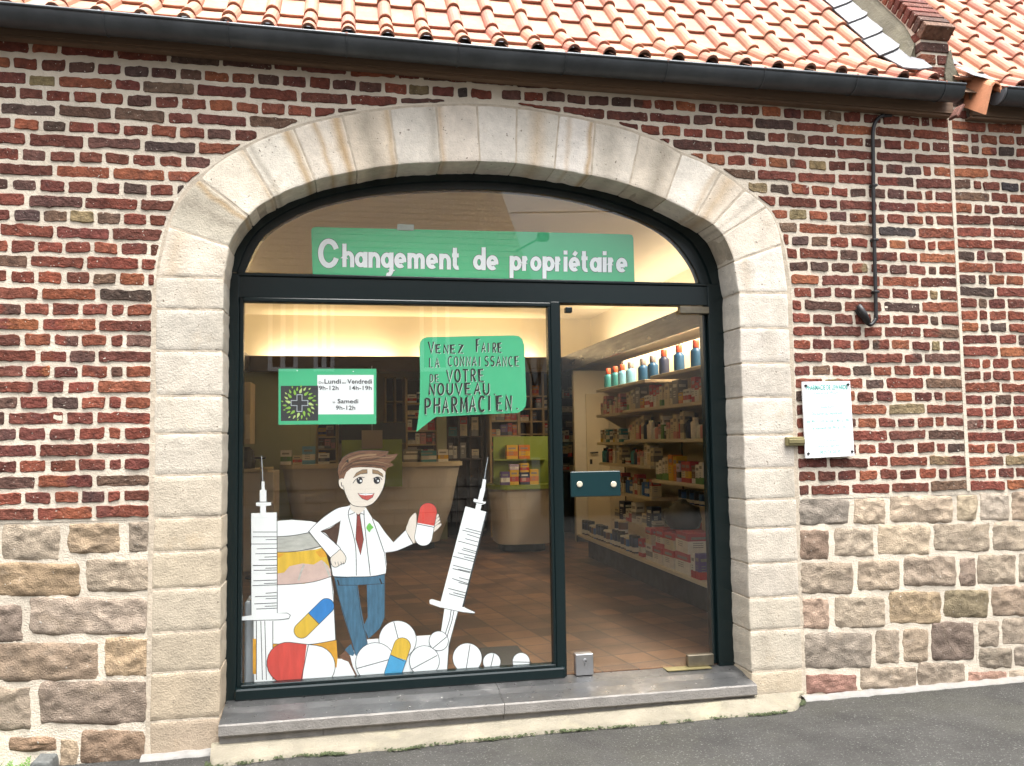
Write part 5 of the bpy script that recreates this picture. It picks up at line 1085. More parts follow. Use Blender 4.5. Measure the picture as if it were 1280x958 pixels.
for y_ in (7.19, 8.80, 5.6):
    b = MB(); b.box(2.974, y_, .42, 2.984, y_ + .012, zb0_); b.build('upright', M['kick'], sh)
b = MB()
for z_ in (1.95, 1.675, 1.38): b.prism([(2.72, z_ - .01), (2.975, z_ - .16), (2.975, z_ - .01)], 8.72, 8.745)
b.build('bracket', M['shelf_cream'], sh)
PROTO = {}
HOLD = []
def carton(w_, d_, h_, c1, c2, style=0):
    key = (round(w_, 3), round(d_, 3), round(h_, 3), c1, c2, style)
    if key not in PROTO:
        b = MB(); lev = [(0, 1, 0)] if style == 3 else ([(0, .62, 0), (.62, 1, 1)] if style == 0 else ([(0, .3, 1), (.3, 1, 0)] if style == 1 else [(0, .22, 0), (.22, .55, 1), (.55, 1, 0)]))
        for a, e, m in lev:
            za, ze = a * h_, e * h_; b.quad((-w_ / 2, -d_ / 2, za), (w_ / 2, -d_ / 2, za), (w_ / 2, -d_ / 2, ze), (-w_ / 2, -d_ / 2, ze), m); b.quad((w_ / 2, -d_ / 2, za), (w_ / 2, d_ / 2, za), (w_ / 2, d_ / 2, ze), (w_ / 2, -d_ / 2, ze), m); b.quad((w_ / 2, d_ / 2, za), (-w_ / 2, d_ / 2, za), (-w_ / 2, d_ / 2, ze), (w_ / -2, d_ / 2, ze), m) if 0 else b.quad((w_ / 2, d_ / 2, za), (-w_ / 2, d_ / 2, za), (-w_ / 2, d_ / 2, ze), (w_ / 2, d_ / 2, ze), m); b.quad((-w_ / 2, d_ / 2, za), (-w_ / 2, -d_ / 2, za), (-w_ / 2, -d_ / 2, ze), (-w_ / 2, d_ / 2, ze), m)
        m = lev[-1][2]; b.quad((-w_ / 2, -d_ / 2, h_), (w_ / 2, -d_ / 2, h_), (w_ / 2, d_ / 2, h_), (-w_ / 2, d_ / 2, h_), m); b.quad((-w_ / 2, d_ / 2, 0), (w_ / 2, d_ / 2, 0), (w_ / 2, -d_ / 2, 0), (-w_ / 2, -d_ / 2, 0), lev[0][2])
        # printed panel and small bars on the aisle side and the street side
        e = .0006
        pm = 2
        b.quad((-w_ / 2 - e, d_ * .34, h_ * .70), (-w_ / 2 - e, -d_ * .34, h_ * .70), (-w_ / 2 - e, -d_ * .34, h_ * .84), (-w_ / 2 - e, d_ * .34, h_ * .84), pm); b.quad((-w_ * .36, -d_ / 2 - e, h_ * .70), (w_ * .30, -d_ / 2 - e, h_ * .70), (w_ * .30, -d_ / 2 - e, h_ * .82), (-w_ * .36, -d_ / 2 - e, h_ * .82), pm)
        for t in (.30, .40, .50): b.quad((-w_ / 2 - e, d_ * .3, h_ * t), (-w_ / 2 - e, -d_ * .1, h_ * t), (-w_ / 2 - e, -d_ * .1, h_ * (t + .035)), (-w_ / 2 - e, d_ * .3, h_ * (t + .035)), pm); b.quad((-w_ * .3, -d_ / 2 - e, h_ * t), (w_ * .1, -d_ / 2 - e, h_ * t), (w_ * .1, -d_ / 2 - e, h_ * (t + .035)), (-w_ * .3, -d_ / 2 - e, h_ * (t + .035)), pm)
        PROTO[key] = b.mesh('carton', [P[c1], P[c2], P['grey'] if c1 not in ('grey', 'black', 'navy') else P['white']])
    return PROTO[key]
def put(name, me, x, y_, z_, rz, label, cat, group):
    o = bpy.data.objects.new(name, me); C.objects.link(o); o.location = (x, y_, z_); o.rotation_euler.z = rz; tag(o, None, label, cat, group); return o
def bottle_mesh(name, r_, h_, c1, c2, kind='bottle'):
    key = (name, r_, h_, c1, c2, kind)
    if key not in PROTO:
        b = MB(); cpm = MB()
        if kind == 'bottle':
            b.lathe([(r_ * .95, 0), (r_, .006), (r_, h_ * .58), (r_ * .92, h_ * .64), (r_ * .55, h_ * .70), (r_ * .5, h_ * .73)], n=18); cpm.lathe([(r_ * .56, h_ * .725), (r_ * .58, h_ * .73), (r_ * .58, h_ * .985), (r_ * .52, h_)], n=18)
        elif kind == 'tin':
            b.lathe([(r_, 0), (r_, h_ * .1), (r_, h_ * .35), (r_, h_ * .65), (r_, h_ * .88)], n=18, ms=[0, 2, 0, 0, 0]); cpm.lathe([(r_ * 1.02, h_ * .88), (r_ * 1.02, h_ * .97), (r_ * .96, h_)], n=18)
        else:
            b.lathe([(r_ * .9, 0), (r_, .008), (r_, h_ * .75), (r_ * .6, h_ * .84)], n=14); cpm.lathe([(r_ * .5, h_ * .84), (r_ * .5, h_), (r_ * .42, h_ * 1.01)], n=14)
        PROTO[key] = (b.mesh(kind, [P[c1], P[c1], P['white']], True), cpm.mesh('cap', P[c2], True))
    return PROTO[key]
def put_bottle(x, y_, z_, r_, h_, c1, c2, label, group, kind='bottle', name=None):
    a, b = bottle_mesh('b', r_, h_, c1, c2, kind); o = put(name or kind, a, x, y_, z_, 0, label, 'bottle' if kind != 'tin' else 'tin', group); c_ = bpy.data.objects.new('cap' if kind != 'tin' else 'lid', b); C.objects.link(c_); c_.parent = o; return o
# top shelf: blue bottles
for i, px in enumerate((767.5, 777, 786.5, 798, 815, 828.5, 844, 865, 889)):
    y_ = 2.78 * 1050 / (px - 434) - .05; zz_ = 1.9655 if y_ > 7.25 else 1.9905
    put_bottle(2.78, y_, zz_, .047 + (.004 if i in (3, 4, 5) else 0), .226, ('teal', 'teal', 'sky', 'sky', 'deepblue', 'deepblue', 'navy', 'deepblue', 'deepblue')[i], ('capred', 'capred', 'capred', 'capgrey', 'capgrey', 'capgrey', 'capred', 'capred', 'capred')[i],
               'teal bottle with an orange cap at the far end of the top shelf' if i < 2 else ('pale blue bottle with an orange cap third from the far end of the top shelf', 'pale blue bottle with a grey cap on the top shelf, just past the shelf join', 'dark blue bottle with a grey cap on the near part of the top shelf', 0, 'navy bottle with a red cap on the top shelf beside the grey capped pair', 'blue bottle with a red cap on the top shelf, next to the door edge', 0)[i - 2] or ('dark blue bottle with a grey cap on the near part of the top shelf' if i == 5 else 'blue bottle with a red cap on the top shelf, next to the door edge'), 'blue bottles on the top shelf')
def fill(z_, y0_, y1_, xf, specs, where, grp, gap=.004):
    """row of packs along a wall shelf from far to near"""
    y_ = y1_ - .02; i = 0
    while True:
        s = specs[i % len(specs)]; i += 1
        kind, w_, h_, c1, c2, stl = s; w_ *= R.uniform(.96, 1.04) if 0 else 1
        if y_ - w_ < y0_: break
        if kind == 'gap': y_ -= w_; continue
        if kind == 'box':
            dp = .09; names = {'white': 'white', 'cream': 'cream', 'pink': 'pink', 'rose': 'dark pink', 'red': 'red', 'orange': 'orange', 'yellow': 'yellow', 'green': 'green', 'teal': 'teal', 'blue': 'blue', 'navy': 'navy', 'purple': 'purple', 'grey': 'grey', 'black': 'black', 'brown': 'brown', 'lilac': 'lilac', 'sky': 'sky blue', 'deepblue': 'deep blue', 'capred': 'red', 'capgrey': 'grey'}
            put('carton', carton(dp, w_, h_, c1, c2, stl), xf + .012 + dp / 2 + R.uniform(0, .02), y_ - w_ / 2, z_ + .0005, R.uniform(-.05, .05), f'{names[c1]} carton with {names[c2]} print {where}', 'carton', grp)
        else:
            put_bottle(xf + .012 + w_ / 2 + R.uniform(0, .02), y_ - w_ / 2, z_ + .0005, w_ / 2, h_, c1, c2, f'{ {"sky":"sky blue","capgrey":"grey","deepblue":"deep blue"}.get(c1, c1)} {"tin" if kind == "tin" else "tube" if kind == "flask" else "bottle"} with a {c2.replace("capred", "red").replace("capgrey", "grey")} {"lid" if kind == "tin" else "cap"} {where}', grp, kind)
        y_ -= w_ + gap
B = lambda w_, h_, c1, c2, s_=0: ('box', w_, h_, c1, c2, s_)
fill(1.691, 7.96, 8.76, 2.66, [('flask', .05, .11, 'pink', 'white', 0), B(.06, .12, 'cream', 'pink'), B(.07, .16, 'cream', 'pink', 1), B(.07, .19, 'pink', 'cream', 2), B(.08, .10, 'rose', 'white', 2), B(.08, .14, 'cream', 'grey')], 'at the far end of the second shelf', 'packs on the second wall shelf')
fill(1.7095, 5.4, 7.93, 2.68, [B(.07, .17, 'cream', 'green', 1), ('flask', .055, .18, 'cream', 'green', 0), B(.09, .19, 'cream', 'brown', 3), B(.06, .17, 'grey', 'cream', 1), B(.12, .20, 'grey', 'cream', 3), B(.1, .09, 'yellow', 'orange', 1), B(.075, .11, 'white', 'red', 2), B(.075, .11, 'white', 'red', 2), B(.08, .20, 'red', 'white', 2), B(.07, .15, 'white', 'red', 0), B(.08, .17, 'cream', 'rose', 0)], 'on the second shelf', 'packs on the second wall shelf')
fill(1.396, 7.94, 8.76, 2.66, [B(.075, .13, 'grey', 'yellow', 1), B(.075, .13, 'cream', 'brown'), B(.08, .14, 'white', 'grey', 2), B(.09, .13, 'teal', 'white', 2), B(.08, .11, 'white', 'navy', 2)], 'at the far end of the third shelf', 'packs on the third wall shelf')
fill(1.4205, 5.4, 7.91, 2.68, [B(.06, .11, 'black', 'white', 0), B(.07, .14, 'cream', 'pink'), B(.08, .17, 'cream', 'white', 3), B(.09, .20, 'cream', 'pink', 1), ('flask', .05, .16, 'rose', 'white', 0), B(.08, .22, 'cream', 'grey', 2), ('flask', .07, .17, 'navy', 'black', 0), ('flask', .07, .17, 'white', 'white', 0), ('flask', .05, .20, 'white', 'black', 0), ('bottle', .08, .15, 'white', 'black', 0), ('bottle', .08, .15, 'pink', 'black', 0), B(.09, .13, 'pink', 'white', 1), B(.06, .2, 'green', 'white', 0)], 'on the third shelf', 'packs on the third wall shelf')
fill(1.1805, 7.2, 8.76, 2.68, [('flask', .06, .15, 'teal', 'black', 0), ('flask', .06, .16, 'teal', 'navy', 0), ('flask', .06, .14, 'navy', 'rose', 0), ('flask', .06, .14, 'rose', 'red', 0), B(.07, .12, 'pink', 'rose', 2), B(.07, .13, 'cream', 'pink', 0), B(.08, .20, 'white', 'cream', 0), B(.08, .18, 'cream', 'white', 0), B(.08, .16, 'cream', 'grey', 2), B(.07, .06, 'black', 'grey', 0), B(.15, .06, 'white', 'red', 2)], 'on the fourth shelf beside the cream door', 'packs on the fourth wall shelf')
fill(1.0635, 5.5, 7.17, 2.68, [B(.07, .15, 'white', 'green', 1), B(.07, .17, 'white', 'green', 1), B(.07, .19, 'white', 'green', 1), B(.07, .20, 'cream', 'green', 1), B(.1, .22, 'yellow', 'orange', 0), B(.09, .21, 'orange', 'yellow', 0), B(.08, .15, 'lilac', 'black', 2), B(.1, .17, 'rose', 'cream', 2), B(.1, .17, 'rose', 'yellow', 2), B(.09, .13, 'brown', 'white', 1)], 'on the fifth shelf nearest the door', 'packs on the fifth wall shelf')
fill(.8965, 7.2, 8.28, 2.68, [B(.07, .16, 'cream', 'rose', 0), B(.09, .19, 'rose', 'white', 2), B(.08, .15, 'cream', 'brown', 0), ('flask', .06, .15, 'blue', 'white', 0), ('flask', .06, .15, 'blue', 'yellow', 0), B(.08, .13, 'blue', 'white', 2)], 'on the sixth shelf behind the door handle', 'packs on the sixth wall shelf')
fill(.8605, 6.3, 7.15, 2.86, [('tin', .09, .11, 'navy', 'navy', 0), ('tin', .09, .11, 'blue', 'navy', 0)], 'on the short recessed shelf', 'packs on the short recessed shelf')
fill(.6275, 7.1, 8.28, 2.66, [B(.12, .11, 'cream', 'grey', 2), B(.14, .18, 'navy', 'blue', 3), B(.08, .06, 'white', 'grey', 2), B(.07, .12, 'white', 'rose', 1), B(.08, .13, 'rose', 'white', 0), B(.12, .19, 'white', 'grey', 2), B(.13, .07, 'white', 'cream', 3)], 'on the lowest upper shelf', 'packs on the lowest upper shelf')
# bottom shelf
fill(.4185, 7.05, 8.80, 2.45, [('tin', .075, .15, 'navy', 'black', 0), ('tin', .075, .15, 'navy', 'black', 0), ('tin', .075, .15, 'black', 'black', 0), ('tin', .085, .12, 'navy', 'white', 0), ('tin', .085, .12, 'brown', 'white', 0), ('tin', .085, .12, 'blue', 'cream', 0)], 'on the bottom shelf at its far end', 'tins on the bottom shelf')
for (px, y_, w_, d_, h_, zz_, c1, c2, stl, lab) in [(2.54, 7.72, .1, .1, .12, .54, 'navy', 'white', 2, 'tin'), (2.54, 7.6, .1, .1, .12, .54, 'brown', 'cream', 2, 'tin'),
        (2.53, 6.94, .12, .10, .15, 0, 'red', 'white', 2, 'red carton with a white patch standing alone on the bottom shelf'), (2.55, 6.74, .16, .14, .13, 0, 'white', 'grey', 2, 'white carton with grey print, bottom of the far stack on the bottom shelf'), (2.55, 6.74, .16, .14, .13, .1306, 'cream', 'red', 0, 'white carton with a red top band, upper one of the far stack'), (2.55, 6.52, .18, .20, .13, 0, 'white', 'red', 0, 'white carton with a red band under the red carton on the bottom shelf'), (2.55, 6.50, .15, .16, .15, .1306, 'red', 'white', 2, 'bright red carton set on a white one on the bottom shelf'), (2.72, 6.52, .14, .3, .33, 0, 'white', 'red', 0, 'tall white carton with a red lid under the black bag'),
        (2.55, 6.28, .18, .19, .14, 0, 'white', 'red', 0, 'white carton with red band, second from the door on the bottom shelf'), (2.55, 6.26, .18, .19, .13, .1406, 'cream', 'red', 0, 'white and red carton stacked second from the door on the bottom shelf'), (2.56, 6.0, .2, .26, .15, 0, 'white', 'rose', 0, 'white carton with dark red band nearest the door on the bottom shelf'), (2.57, 6.02, .2, .26, .15, .1506, 'white', 'rose', 0, 'white carton with dark red lid band, topmost of the stack nearest the door'), (2.49, 5.78, .08, .07, .17, 0, 'white', 'red', 1, 'slim white carton with a red foot at the door edge'), (2.49, 5.70, .08, .07, .18, 0, 'purple', 'red', 1, 'slim purple carton with a red foot at the door edge')]:
    if lab == 'tin': put_bottle(px, y_, .4185 + .1215, .045, .12, c1, c2, f'{c1} tin with a {c2} lid stacked on the other tins of the bottom shelf', 'tins on the bottom shelf', 'tin')
    else: put('carton', carton(w_, d_, h_, c1, c2, stl), px, y_, .4186 + zz_, R.uniform(-.05, .05), lab, 'carton', 'cartons on the bottom shelf')
b = MB(); sd = 3
for ctr, rx, ry, rz_, s_ in (((2.62, 6.35, .79), .13, .22, .14, 1), ((2.60, 6.62, .80), .05, .08, .05, 2)):
    n1, n2 = 14, 10; i0 = len(b.v)
    for j in range(n2 + 1):
        ph = math.pi * j / n2
        for i in range(n1):
            th = 2 * math.pi * i / n1; d = Vector((math.sin(ph) * math.cos(th), math.sin(ph) * math.sin(th), math.cos(ph))); k_ = 1 + .22 * noise.noise(d * 2.2 + Vector((s_, 0, 0))); b.vert((ctr[0] + d.x * rx * k_, ctr[1] + d.y * ry * k_, max(ctr[2] - .075, ctr[2] + d.z * rz_ * k_)))
    for j in range(n2):
        for i in range(n1): b.face((i0 + j * n1 + i, i0 + (j + 1) * n1 + i, i0 + (j + 1) * n1 + (i + 1) % n1, i0 + j * n1 + (i + 1) % n1))
b.build('shoulder_bag', M['black_metal'], smooth=True, label='slumped black bag lying on the white cartons of the bottom shelf', cat='bag')
# cream side wall with a door past the shelving
cw = MB(); cw.box(2.80, 10.2, ZF, XRW, 10.28, zb0_ + .009); cw.build('shop_wall', M['cream_wall'], kind='structure')
dr = thing('cream_door', 'cream inner door with a dark lever handle at the end of the wall shelving', 'door', (3.02, 10.19, ZF))
b = MB(); b.box(2.95, 10.175, ZF + .08, XRW - .01, 10.198, 2.0); b.build('leaf', M['door_cream'], dr); b = MB(); b.tube([(3.0, 10.17, 1.26), (3.0, 10.13, 1.26), (3.08, 10.13, 1.265)], .011, 8); b.box(2.985, 10.168, 1.12, 3.015, 10.1745, 1.18); b.build('handle', M['black_metal'], dr)
b = MB(); b.box(2.80, 10.18, ZF, XRW - .01, 10.199, ZF + .08); b.build('skirting', M['kick'], kind='structure')
# back shelves -----------------------------------------------------------------------------------
def backshelf(x0, x1, zs, y_, label, mat_, ncol=1, fillp=.9, cols=None, tall=1.0):
    t_ = thing('back_shelf', label, 'shelving', ((x0 + x1) / 2, y_, ZF)); dp = .3
    b = MB(); b.box(x0, y_ + dp, ZF, x1, y_ + dp + .02, zs[-1] + .32); b.build('back_panel', M['kick'], t_)
    for i in range(ncol + 1):
        b = MB(); x = x0 + (x1 - x0) * i / ncol; b.box(x - .014, y_, ZF, x + .014, y_ + dp, zs[-1] + .32); b.build('upright', mat_, t_)
    for z_ in zs:
        b = MB(); b.box(x0 + .0145, y_ + .004, z_ - .02, x1 - .0145, y_ + dp - .001, z_); b.build('shelf', mat_, t_)
    cols = cols or ['cream', 'white', 'grey', 'pink', 'red', 'brown', 'teal', 'yellow', 'navy']
    for z_, zn in zip(zs, list(zs[1:]) + [zs[-1] + .3]):
        for i in range(ncol):
            xa = x0 + (x1 - x0) * i / ncol + .018; xb = x0 + (x1 - x0) * (i + 1) / ncol - .018; x = xa
            while x < xb - .04:
                w_ = round(R.choice((.06, .08, .1, .12)), 3); w_ = min(w_, xb - x); 
                if w_ < .03: break
                if R.random() < fillp:
                    h_ = round(min(zn - z_ - .04, R.choice((.08, .11, .14, .17)) * tall), 3); c1, c2 = R.choice(cols), R.choice(('white', 'cream', 'red', 'navy', 'grey'))
                    put('carton', carton(w_ - .006, .12, h_, c1, c2, R.randrange(4)), x + w_ / 2, y_ + .09, z_ + .0005, R.uniform(-.04, .04), f'small {c1} carton with {c2} print on the {label.split(" back")[0]} back shelves', 'carton', f'cartons on the {label.split(" back")[0]} back shelves')
                x += w_
    return t_
SX = lambda px, Y: WX(px, 510, Y)
backshelf(SX(482, 11.3), SX(506, 11.3), [1.15, 1.42, 1.7, 1.98], 11.3, 'narrow wooden back shelf with pigeonholes beside the hours sign', M['shelf_wood'], 2, .5)
backshelf(SX(508, 11.0), SX(546, 11.0), [1.22, 1.40, 1.58, 1.76, 1.94], 11.0, 'tidy wooden back shelf behind the speech bubble tail', M['shelf_wood'], 1, .95, ['red', 'pink', 'cream', 'navy', 'brown', 'white'])
backshelf(SX(559, 11.2), SX(602, 11.2), [1.2, 1.5, 1.8, 2.05], 11.2, 'dark glazed back shelf behind the speech bubble', M['kick'], 3, .9, ['grey', 'cream', 'white', 'teal'], 1.5)
backshelf(SX(613, 11.0), SX(648, 11.0), [1.3, 1.5, 1.7, 1.9], 11.0, 'wooden back shelf with red cartons behind the green display', M['shelf_wood'], 1, .95, ['red', 'red', 'orange', 'cream', 'purple'])
backshelf(SX(649, 11.05), SX(694, 11.05), [1.35, 1.52, 1.69, 1.86, 2.03], 11.05, 'pigeonholed wooden back shelf left of the door post', M['shelf_wood'], 3, .7, ['cream', 'white', 'grey', 'brown', 'orange'])
backshelf(SX(699, 11.0), SX(719, 11.0), [1.0, 1.2, 1.4, 1.6, 1.8, 2.0], 11.0, 'dark narrow back shelf seen through the left edge of the door', M['kick'], 1, .95, ['cream', 'white', 'grey'])
backshelf(SX(396, 11.3), SX(421, 11.3), [1.2, 1.36, 1.52, 1.7], 11.3, 'low wooden back shelf with yellow cartons under the hours sign', M['shelf_wood'], 1, .95, ['yellow', 'orange', 'brown', 'pink'])
b = MB(); b.box(SX(546, 10.98), 10.98, ZF, SX(558, 10.98), 11.02, zb0_); b.build('pale_post', M['pale_green_wall'], label='pale green post between the two shelves behind the speech bubble', cat='post')
# left back wall and door
b = MB(); b.box(XLW, 10.6, ZF, SX(395, 10.6), 10.66, zb0_ + .009); b.build('shop_wall', M['pale_green_wall'], kind='structure')
b = MB(); b.box(SX(320, 10.55), 10.57, ZF, SX(388, 10.55), 10.599, 2.02); b.build('grey_green_door', M['pale_green_wall'], label='flat grey green inner door behind the hours sign', cat='door')
# counters -----------------------------------------------------------------------------------------
def counter(name, label, x0, x1, y0_, y1_, ztop, flare, green):
    t_ = thing(name, label, 'counter', ((x0 + x1) / 2, y0_, ZF)); n = 8
    def outl(e, r_):
        a, c_, d0, d1 = x0 - e + .0, x1 + e, y0_ - e, y1_; o = []
        o += [(a + r_ - r_ * math.cos(rad(90 * k_ / n)), d0 + r_ - r_ * math.sin(rad(90 * k_ / n))) for k_ in range(n + 1)]; o += [(c_ - r_ + r_ * math.sin(rad(90 * k_ / n)), d0 + r_ - r_ * math.cos(rad(90 * k_ / n))) for k_ in range(n + 1)]; return o + [(c_, d1), (a, d1)]
    def stack(mb, lv):
        prev = None
        for z_, e in lv:
            row = [mb.vert((x, y_, z_)) for x, y_ in outl(e, .18)]
            if prev:
                for i in range(len(row)): mb.face((prev[i], prev[(i + 1) % len(row)], row[(i + 1) % len(row)], row[i]))
            prev = row
        mb.face(prev)
    b = MB(); stack(b, [(ZF, -flare - .06), (ZF + .09, -flare - .06)]); b.build('plinth', M['plinth_black'], t_)
    b = MB(); stack(b, [(ZF + .0905, -flare), (ZF + .5, -flare * .4), (ztop - .05, 0)]); b.build('body', M['counter'], t_, smooth=False)
    b = MB(); stack(b, [(ztop - .0495, .03), (ztop, .03)]); b.build('worktop', M['shelf_cream'] if not green else M['counter_green'], t_)
    return t_
c1_ = counter('sales_counter', 'wide beige sales counter behind the cartoon man', SX(352, 9.7), SX(576, 9.7), 9.7, 10.1, 1.195, .22, False)
b = MB(); b.box(SX(427, 9.6), 9.56, .93, SX(502, 9.6), 9.60, 1.46); b.build('green_panel', M['counter_green'], c1_)
c2_ = counter('sales_counter', 'rounded grey beige counter with a green top right of the slanting syringe', SX(619, 9.35), SX(697, 9.35), 9.35, 9.9, .925, .05, True)
ds_ = thing('display_stand', 'green upright display panel standing on the right hand counter', 'display', (SX(650, 9.6), 9.6, .925))
b = MB(); b.box(SX(616, 9.62), 9.62, .9255, SX(684, 9.62), 9.65, 1.475); b.build('panel', M['counter_green'], ds_); b = MB(); b.box(SX(617, 9.5), 9.5, 1.20, SX(683, 9.5), 9.6195, 1.215); b.build('ledge', M['counter_green'], ds_)
for i, (px, pz, w_, h_, c1, c2, lab) in enumerate([(640, 1.2155, .13, .16, 'yellow', 'orange', 'yellow orange carton at the left on the ledge of the green display'), (655, 1.2155, .13, .16, 'orange', 'yellow', 'yellow orange carton at the right on the ledge of the green display'), (629, .9255, .1, .15, 'purple', 'white', 'purple and white carton at the foot of the green display, far left'), (640, .9255, .1, .17, 'yellow', 'red', 'yellow carton at the foot of the green display, next to the purple one'), (653, .9255, .11, .14, 'navy', 'rose', 'navy carton at the foot of the green display between two yellow ones'), (664.5, .9255, .1, .17, 'yellow', 'orange', 'yellow carton at the foot of the green display, far right'), (640, 1.096, .1, .06, 'lilac', 'white', 'lilac carton lying on the left yellow carton of the green display'), (653, 1.066, .1, .10, 'yellow', 'red', 'yellow carton stacked on the navy carton of the green display')]):
    put('carton', carton(w_, .09, h_, c1, c2, 2), SX(px, 9.48), 9.54 if pz > 1.2 and i < 2 else 9.44, pz, 0, lab, 'carton', 'cartons on the green display')
mo_ = thing('till_screen', 'wide black till screen seen from behind on the beige counter', 'screen', (SX(470, 9.9), 9.9, 1.195)); b = MB(); b.box(SX(424, 9.9), 9.88, 1.42, SX(507, 9.9), 9.92, 1.66, 0, .006); b.build('screen', M['plinth_black'], mo_); b = MB(); b.box(SX(460, 9.9), 9.885, 1.1955, SX(470, 9.9), 9.915, 1.419); b.build('stand', M['plinth_black'], mo_)
for px, w_, h_, c1, c2, lab in ((358, .12, .16, 'white', 'green', 'white carton with green print at the left end of the beige counter'), (372, .1, .1, 'cream', 'red', 'cream carton with red print on the beige counter left of the cartoon man'), (386, .14, .2, 'sky', 'white', 'sky blue carton on the beige counter below the hours sign'), (405, .12, .12, 'white', 'navy', 'white carton with navy print on the beige counter below the hours sign'), (515, .2, .15, 'grey', 'white', 'grey carton on the beige counter right of the cartoon man'), (533, .22, .13, 'teal', 'white', 'teal carton at the right end of the beige counter'), (553, .12, .14, 'white', 'yellow', 'white carton with yellow print at the right end of the beige counter')):
    put('carton', carton(w_, .1, h_, c1, c2, 2), SX(px, 9.8), 9.82, 1.1955, 0, lab, 'carton', 'cartons on the beige counter')
hs_ = thing('hanging_notice', 'small grey ruled notice hanging over the beige counter', 'notice', (SX(465, 9.5), 9.5, 1.5)); b = MB(); b.box(SX(452, 9.5), 9.5, 1.36, SX(478, 9.5), 9.504, 1.565); b.build('sheet', flat('notice_grey', '#8a7f70', .6), hs_); b = MB(); b.tube([(SX(465, 9.5), 9.502, 1.565), (SX(465, 9.5), 9.502, zb0_)], .003, 5); b.build('cord', M['paper_grey'], hs_)
# bits at the far left
wc = thing('wall_cabinet', 'tall cream wall cabinet at the left edge of the window', 'cabinet', (SX(306, 8.6), 8.6, 1.5)); b = MB(); b.box(SX(285, 8.6), 8.6, 1.43, SX(313.5, 8.6), 9.0, 2.04, 0, .006); b.build('body', M['shelf_cream'], wc); b = MB(); b.box(SX(307, 8.6), 8.588, 1.48, SX(313, 8.6), 8.5995, 1.72, 0, .002); b.build('drawer_front', M['cream_wall'], wc)
lt = thing('counter_stand', 'black topped display stand on a thin pole near the left window edge', 'stand', (SX(326, 8.4), 8.4, ZF)); b = MB(); b.box(SX(316, 8.4), 8.34, 1.285, SX(332, 8.4), 8.46, 1.305, 0, .004); b.build('tray', M['plinth_black'], lt); b = MB(); b.tube([(SX(326.5, 8.4), 8.4, ZF + .02), (SX(326.5, 8.4), 8.4, 1.284)], .008, 8); b.build('pole', M['steel'], lt); b = MB(); b.lathe([(.14, ZF), (.14, ZF + .012), (.02, ZF + .02)], SX(326.5, 8.4), 8.4, 20); b.build('base', M['plinth_black'], lt)
dk = thing('side_desk', 'cream side desk with dark goods behind the upright syringe', 'desk', (SX(318, 8.8), 8.8, ZF)); b = MB(); b.box(SX(280, 8.8), 8.8, ZF, SX(343, 8.8), 9.5, 1.15, 0, .008); b.build('body', M['counter'], dk); b = MB(); b.box(SX(279, 8.77), 8.77, 1.1505, SX(335, 8.77), 9.5, 1.18, 0, .004); b.build('top', M['shelf_cream'], dk)
b = MB(); b.lathe([(.08, 1.181), (.09, 1.25), (.07, 1.36), (.03, 1.40)], SX(308, 8.95), 9.0, 14); b.build('dark_pot', M['plinth_black'], label='round dark pot on the side desk left of the upright syringe', cat='pot')
b = MB(); b.box(XJL + .005, 4.56, ZF, XJL + .16, 4.75, .62, 0, .01); b.build('low_white_unit', M['paper_grey'], label='low pale grey unit just inside the glass behind the upright syringe', cat='cabinet')
mt = MB(); a = WG(628, 828, ZF); mt.box(a.x - .1, 4.62, ZF + .001, WX(664, 820, 4.75), 5.15, ZF + .008, 0, .002); mt.build('door_mat', flat('mat_grey', '#4a463f', .9, .2, 60), label='dark grey mat on the tiled floor behind the three standing tablets', cat='mat')

# ------------------------------------------------------------------ across the street (reflected in the glass; hedge and extra house length added for the light)
YO = -6.0
oh = thing('opposite_house', 'brown roofed house across the street, reflected in the shop window', 'house', (-3, YO, 0))
M['render'] = mat('house_render', (.30, .26, .21), rough=.9, var=.12, vscale=2, bump=.2, bscale=40); M['brown_tile'] = mat('brown_roof', (.12, .085, .065), rough=.8, var=.25, vscale=5)
XH0, XH1 = -20.0, 3.15  # far left length is unseen, added to block low sky light
b = MB(); b.box(XH0, YO - 7, .78, XH1, YO, 4.6); b.build('wall', M['render'], oh)
b = MB(); b.prism([(XH0, 4.6), (XH1, 4.6), (XH1, 4.61), (XH0, 4.61)], YO - 7, YO)
i0 = len(b.v)
for x in (XH0, XH1):
    for (y_, z_) in ((YO, 4.6), (YO - 3.5, 7.6), (YO - 7, 4.6)): b.vert((x, y_, z_))
b.face((i0, i0 + 1, i0 + 2)); b.face((i0 + 5, i0 + 4, i0 + 3)); b.build('gable', M['render'], oh)
b = MB(); n = 22
for k_ in range(n):                                    # lapped tile courses
    ya, za = YO + .35 - k_ * .19, 4.35 + k_ * .163;
    b.quad((XH0 - .1, ya, za), (XH1 + .12, ya, za), (XH1 + .12, ya - .2, za + .158), (XH0 - .1, ya - .2, za + .158)); b.quad((XH0 - .1, ya, za - .03), (XH1 + .12, ya, za - .03), (XH1 + .12, ya, za), (XH0 - .1, ya, za))
for k_ in range(115):
    x = XH0 + .2 * k_
    b.quad((x, YO + .36, 4.37), (x + .03, YO + .36, 4.37), (x + .03, YO + .36 - n * .19, 4.38 + n * .163), (x, YO + .36 - n * .19, 4.38 + n * .163))
b.build('roof', M['brown_tile'], oh)
b = MB(); b.box(XH0 - .02, YO, -.06, XH1 + .02, YO + .06, .785)
b.build('stone_plinth', mat('plinth_stone', (.40, .37, .32), rough=.9, var=.3, vscale=6, bump=.5, bscale=8), oh)
jn = MB()
for k_ in range(3): jn.box(XH0, YO + .0605, .18 + k_ * .22, XH1, YO + .064, .2 + k_ * .22)
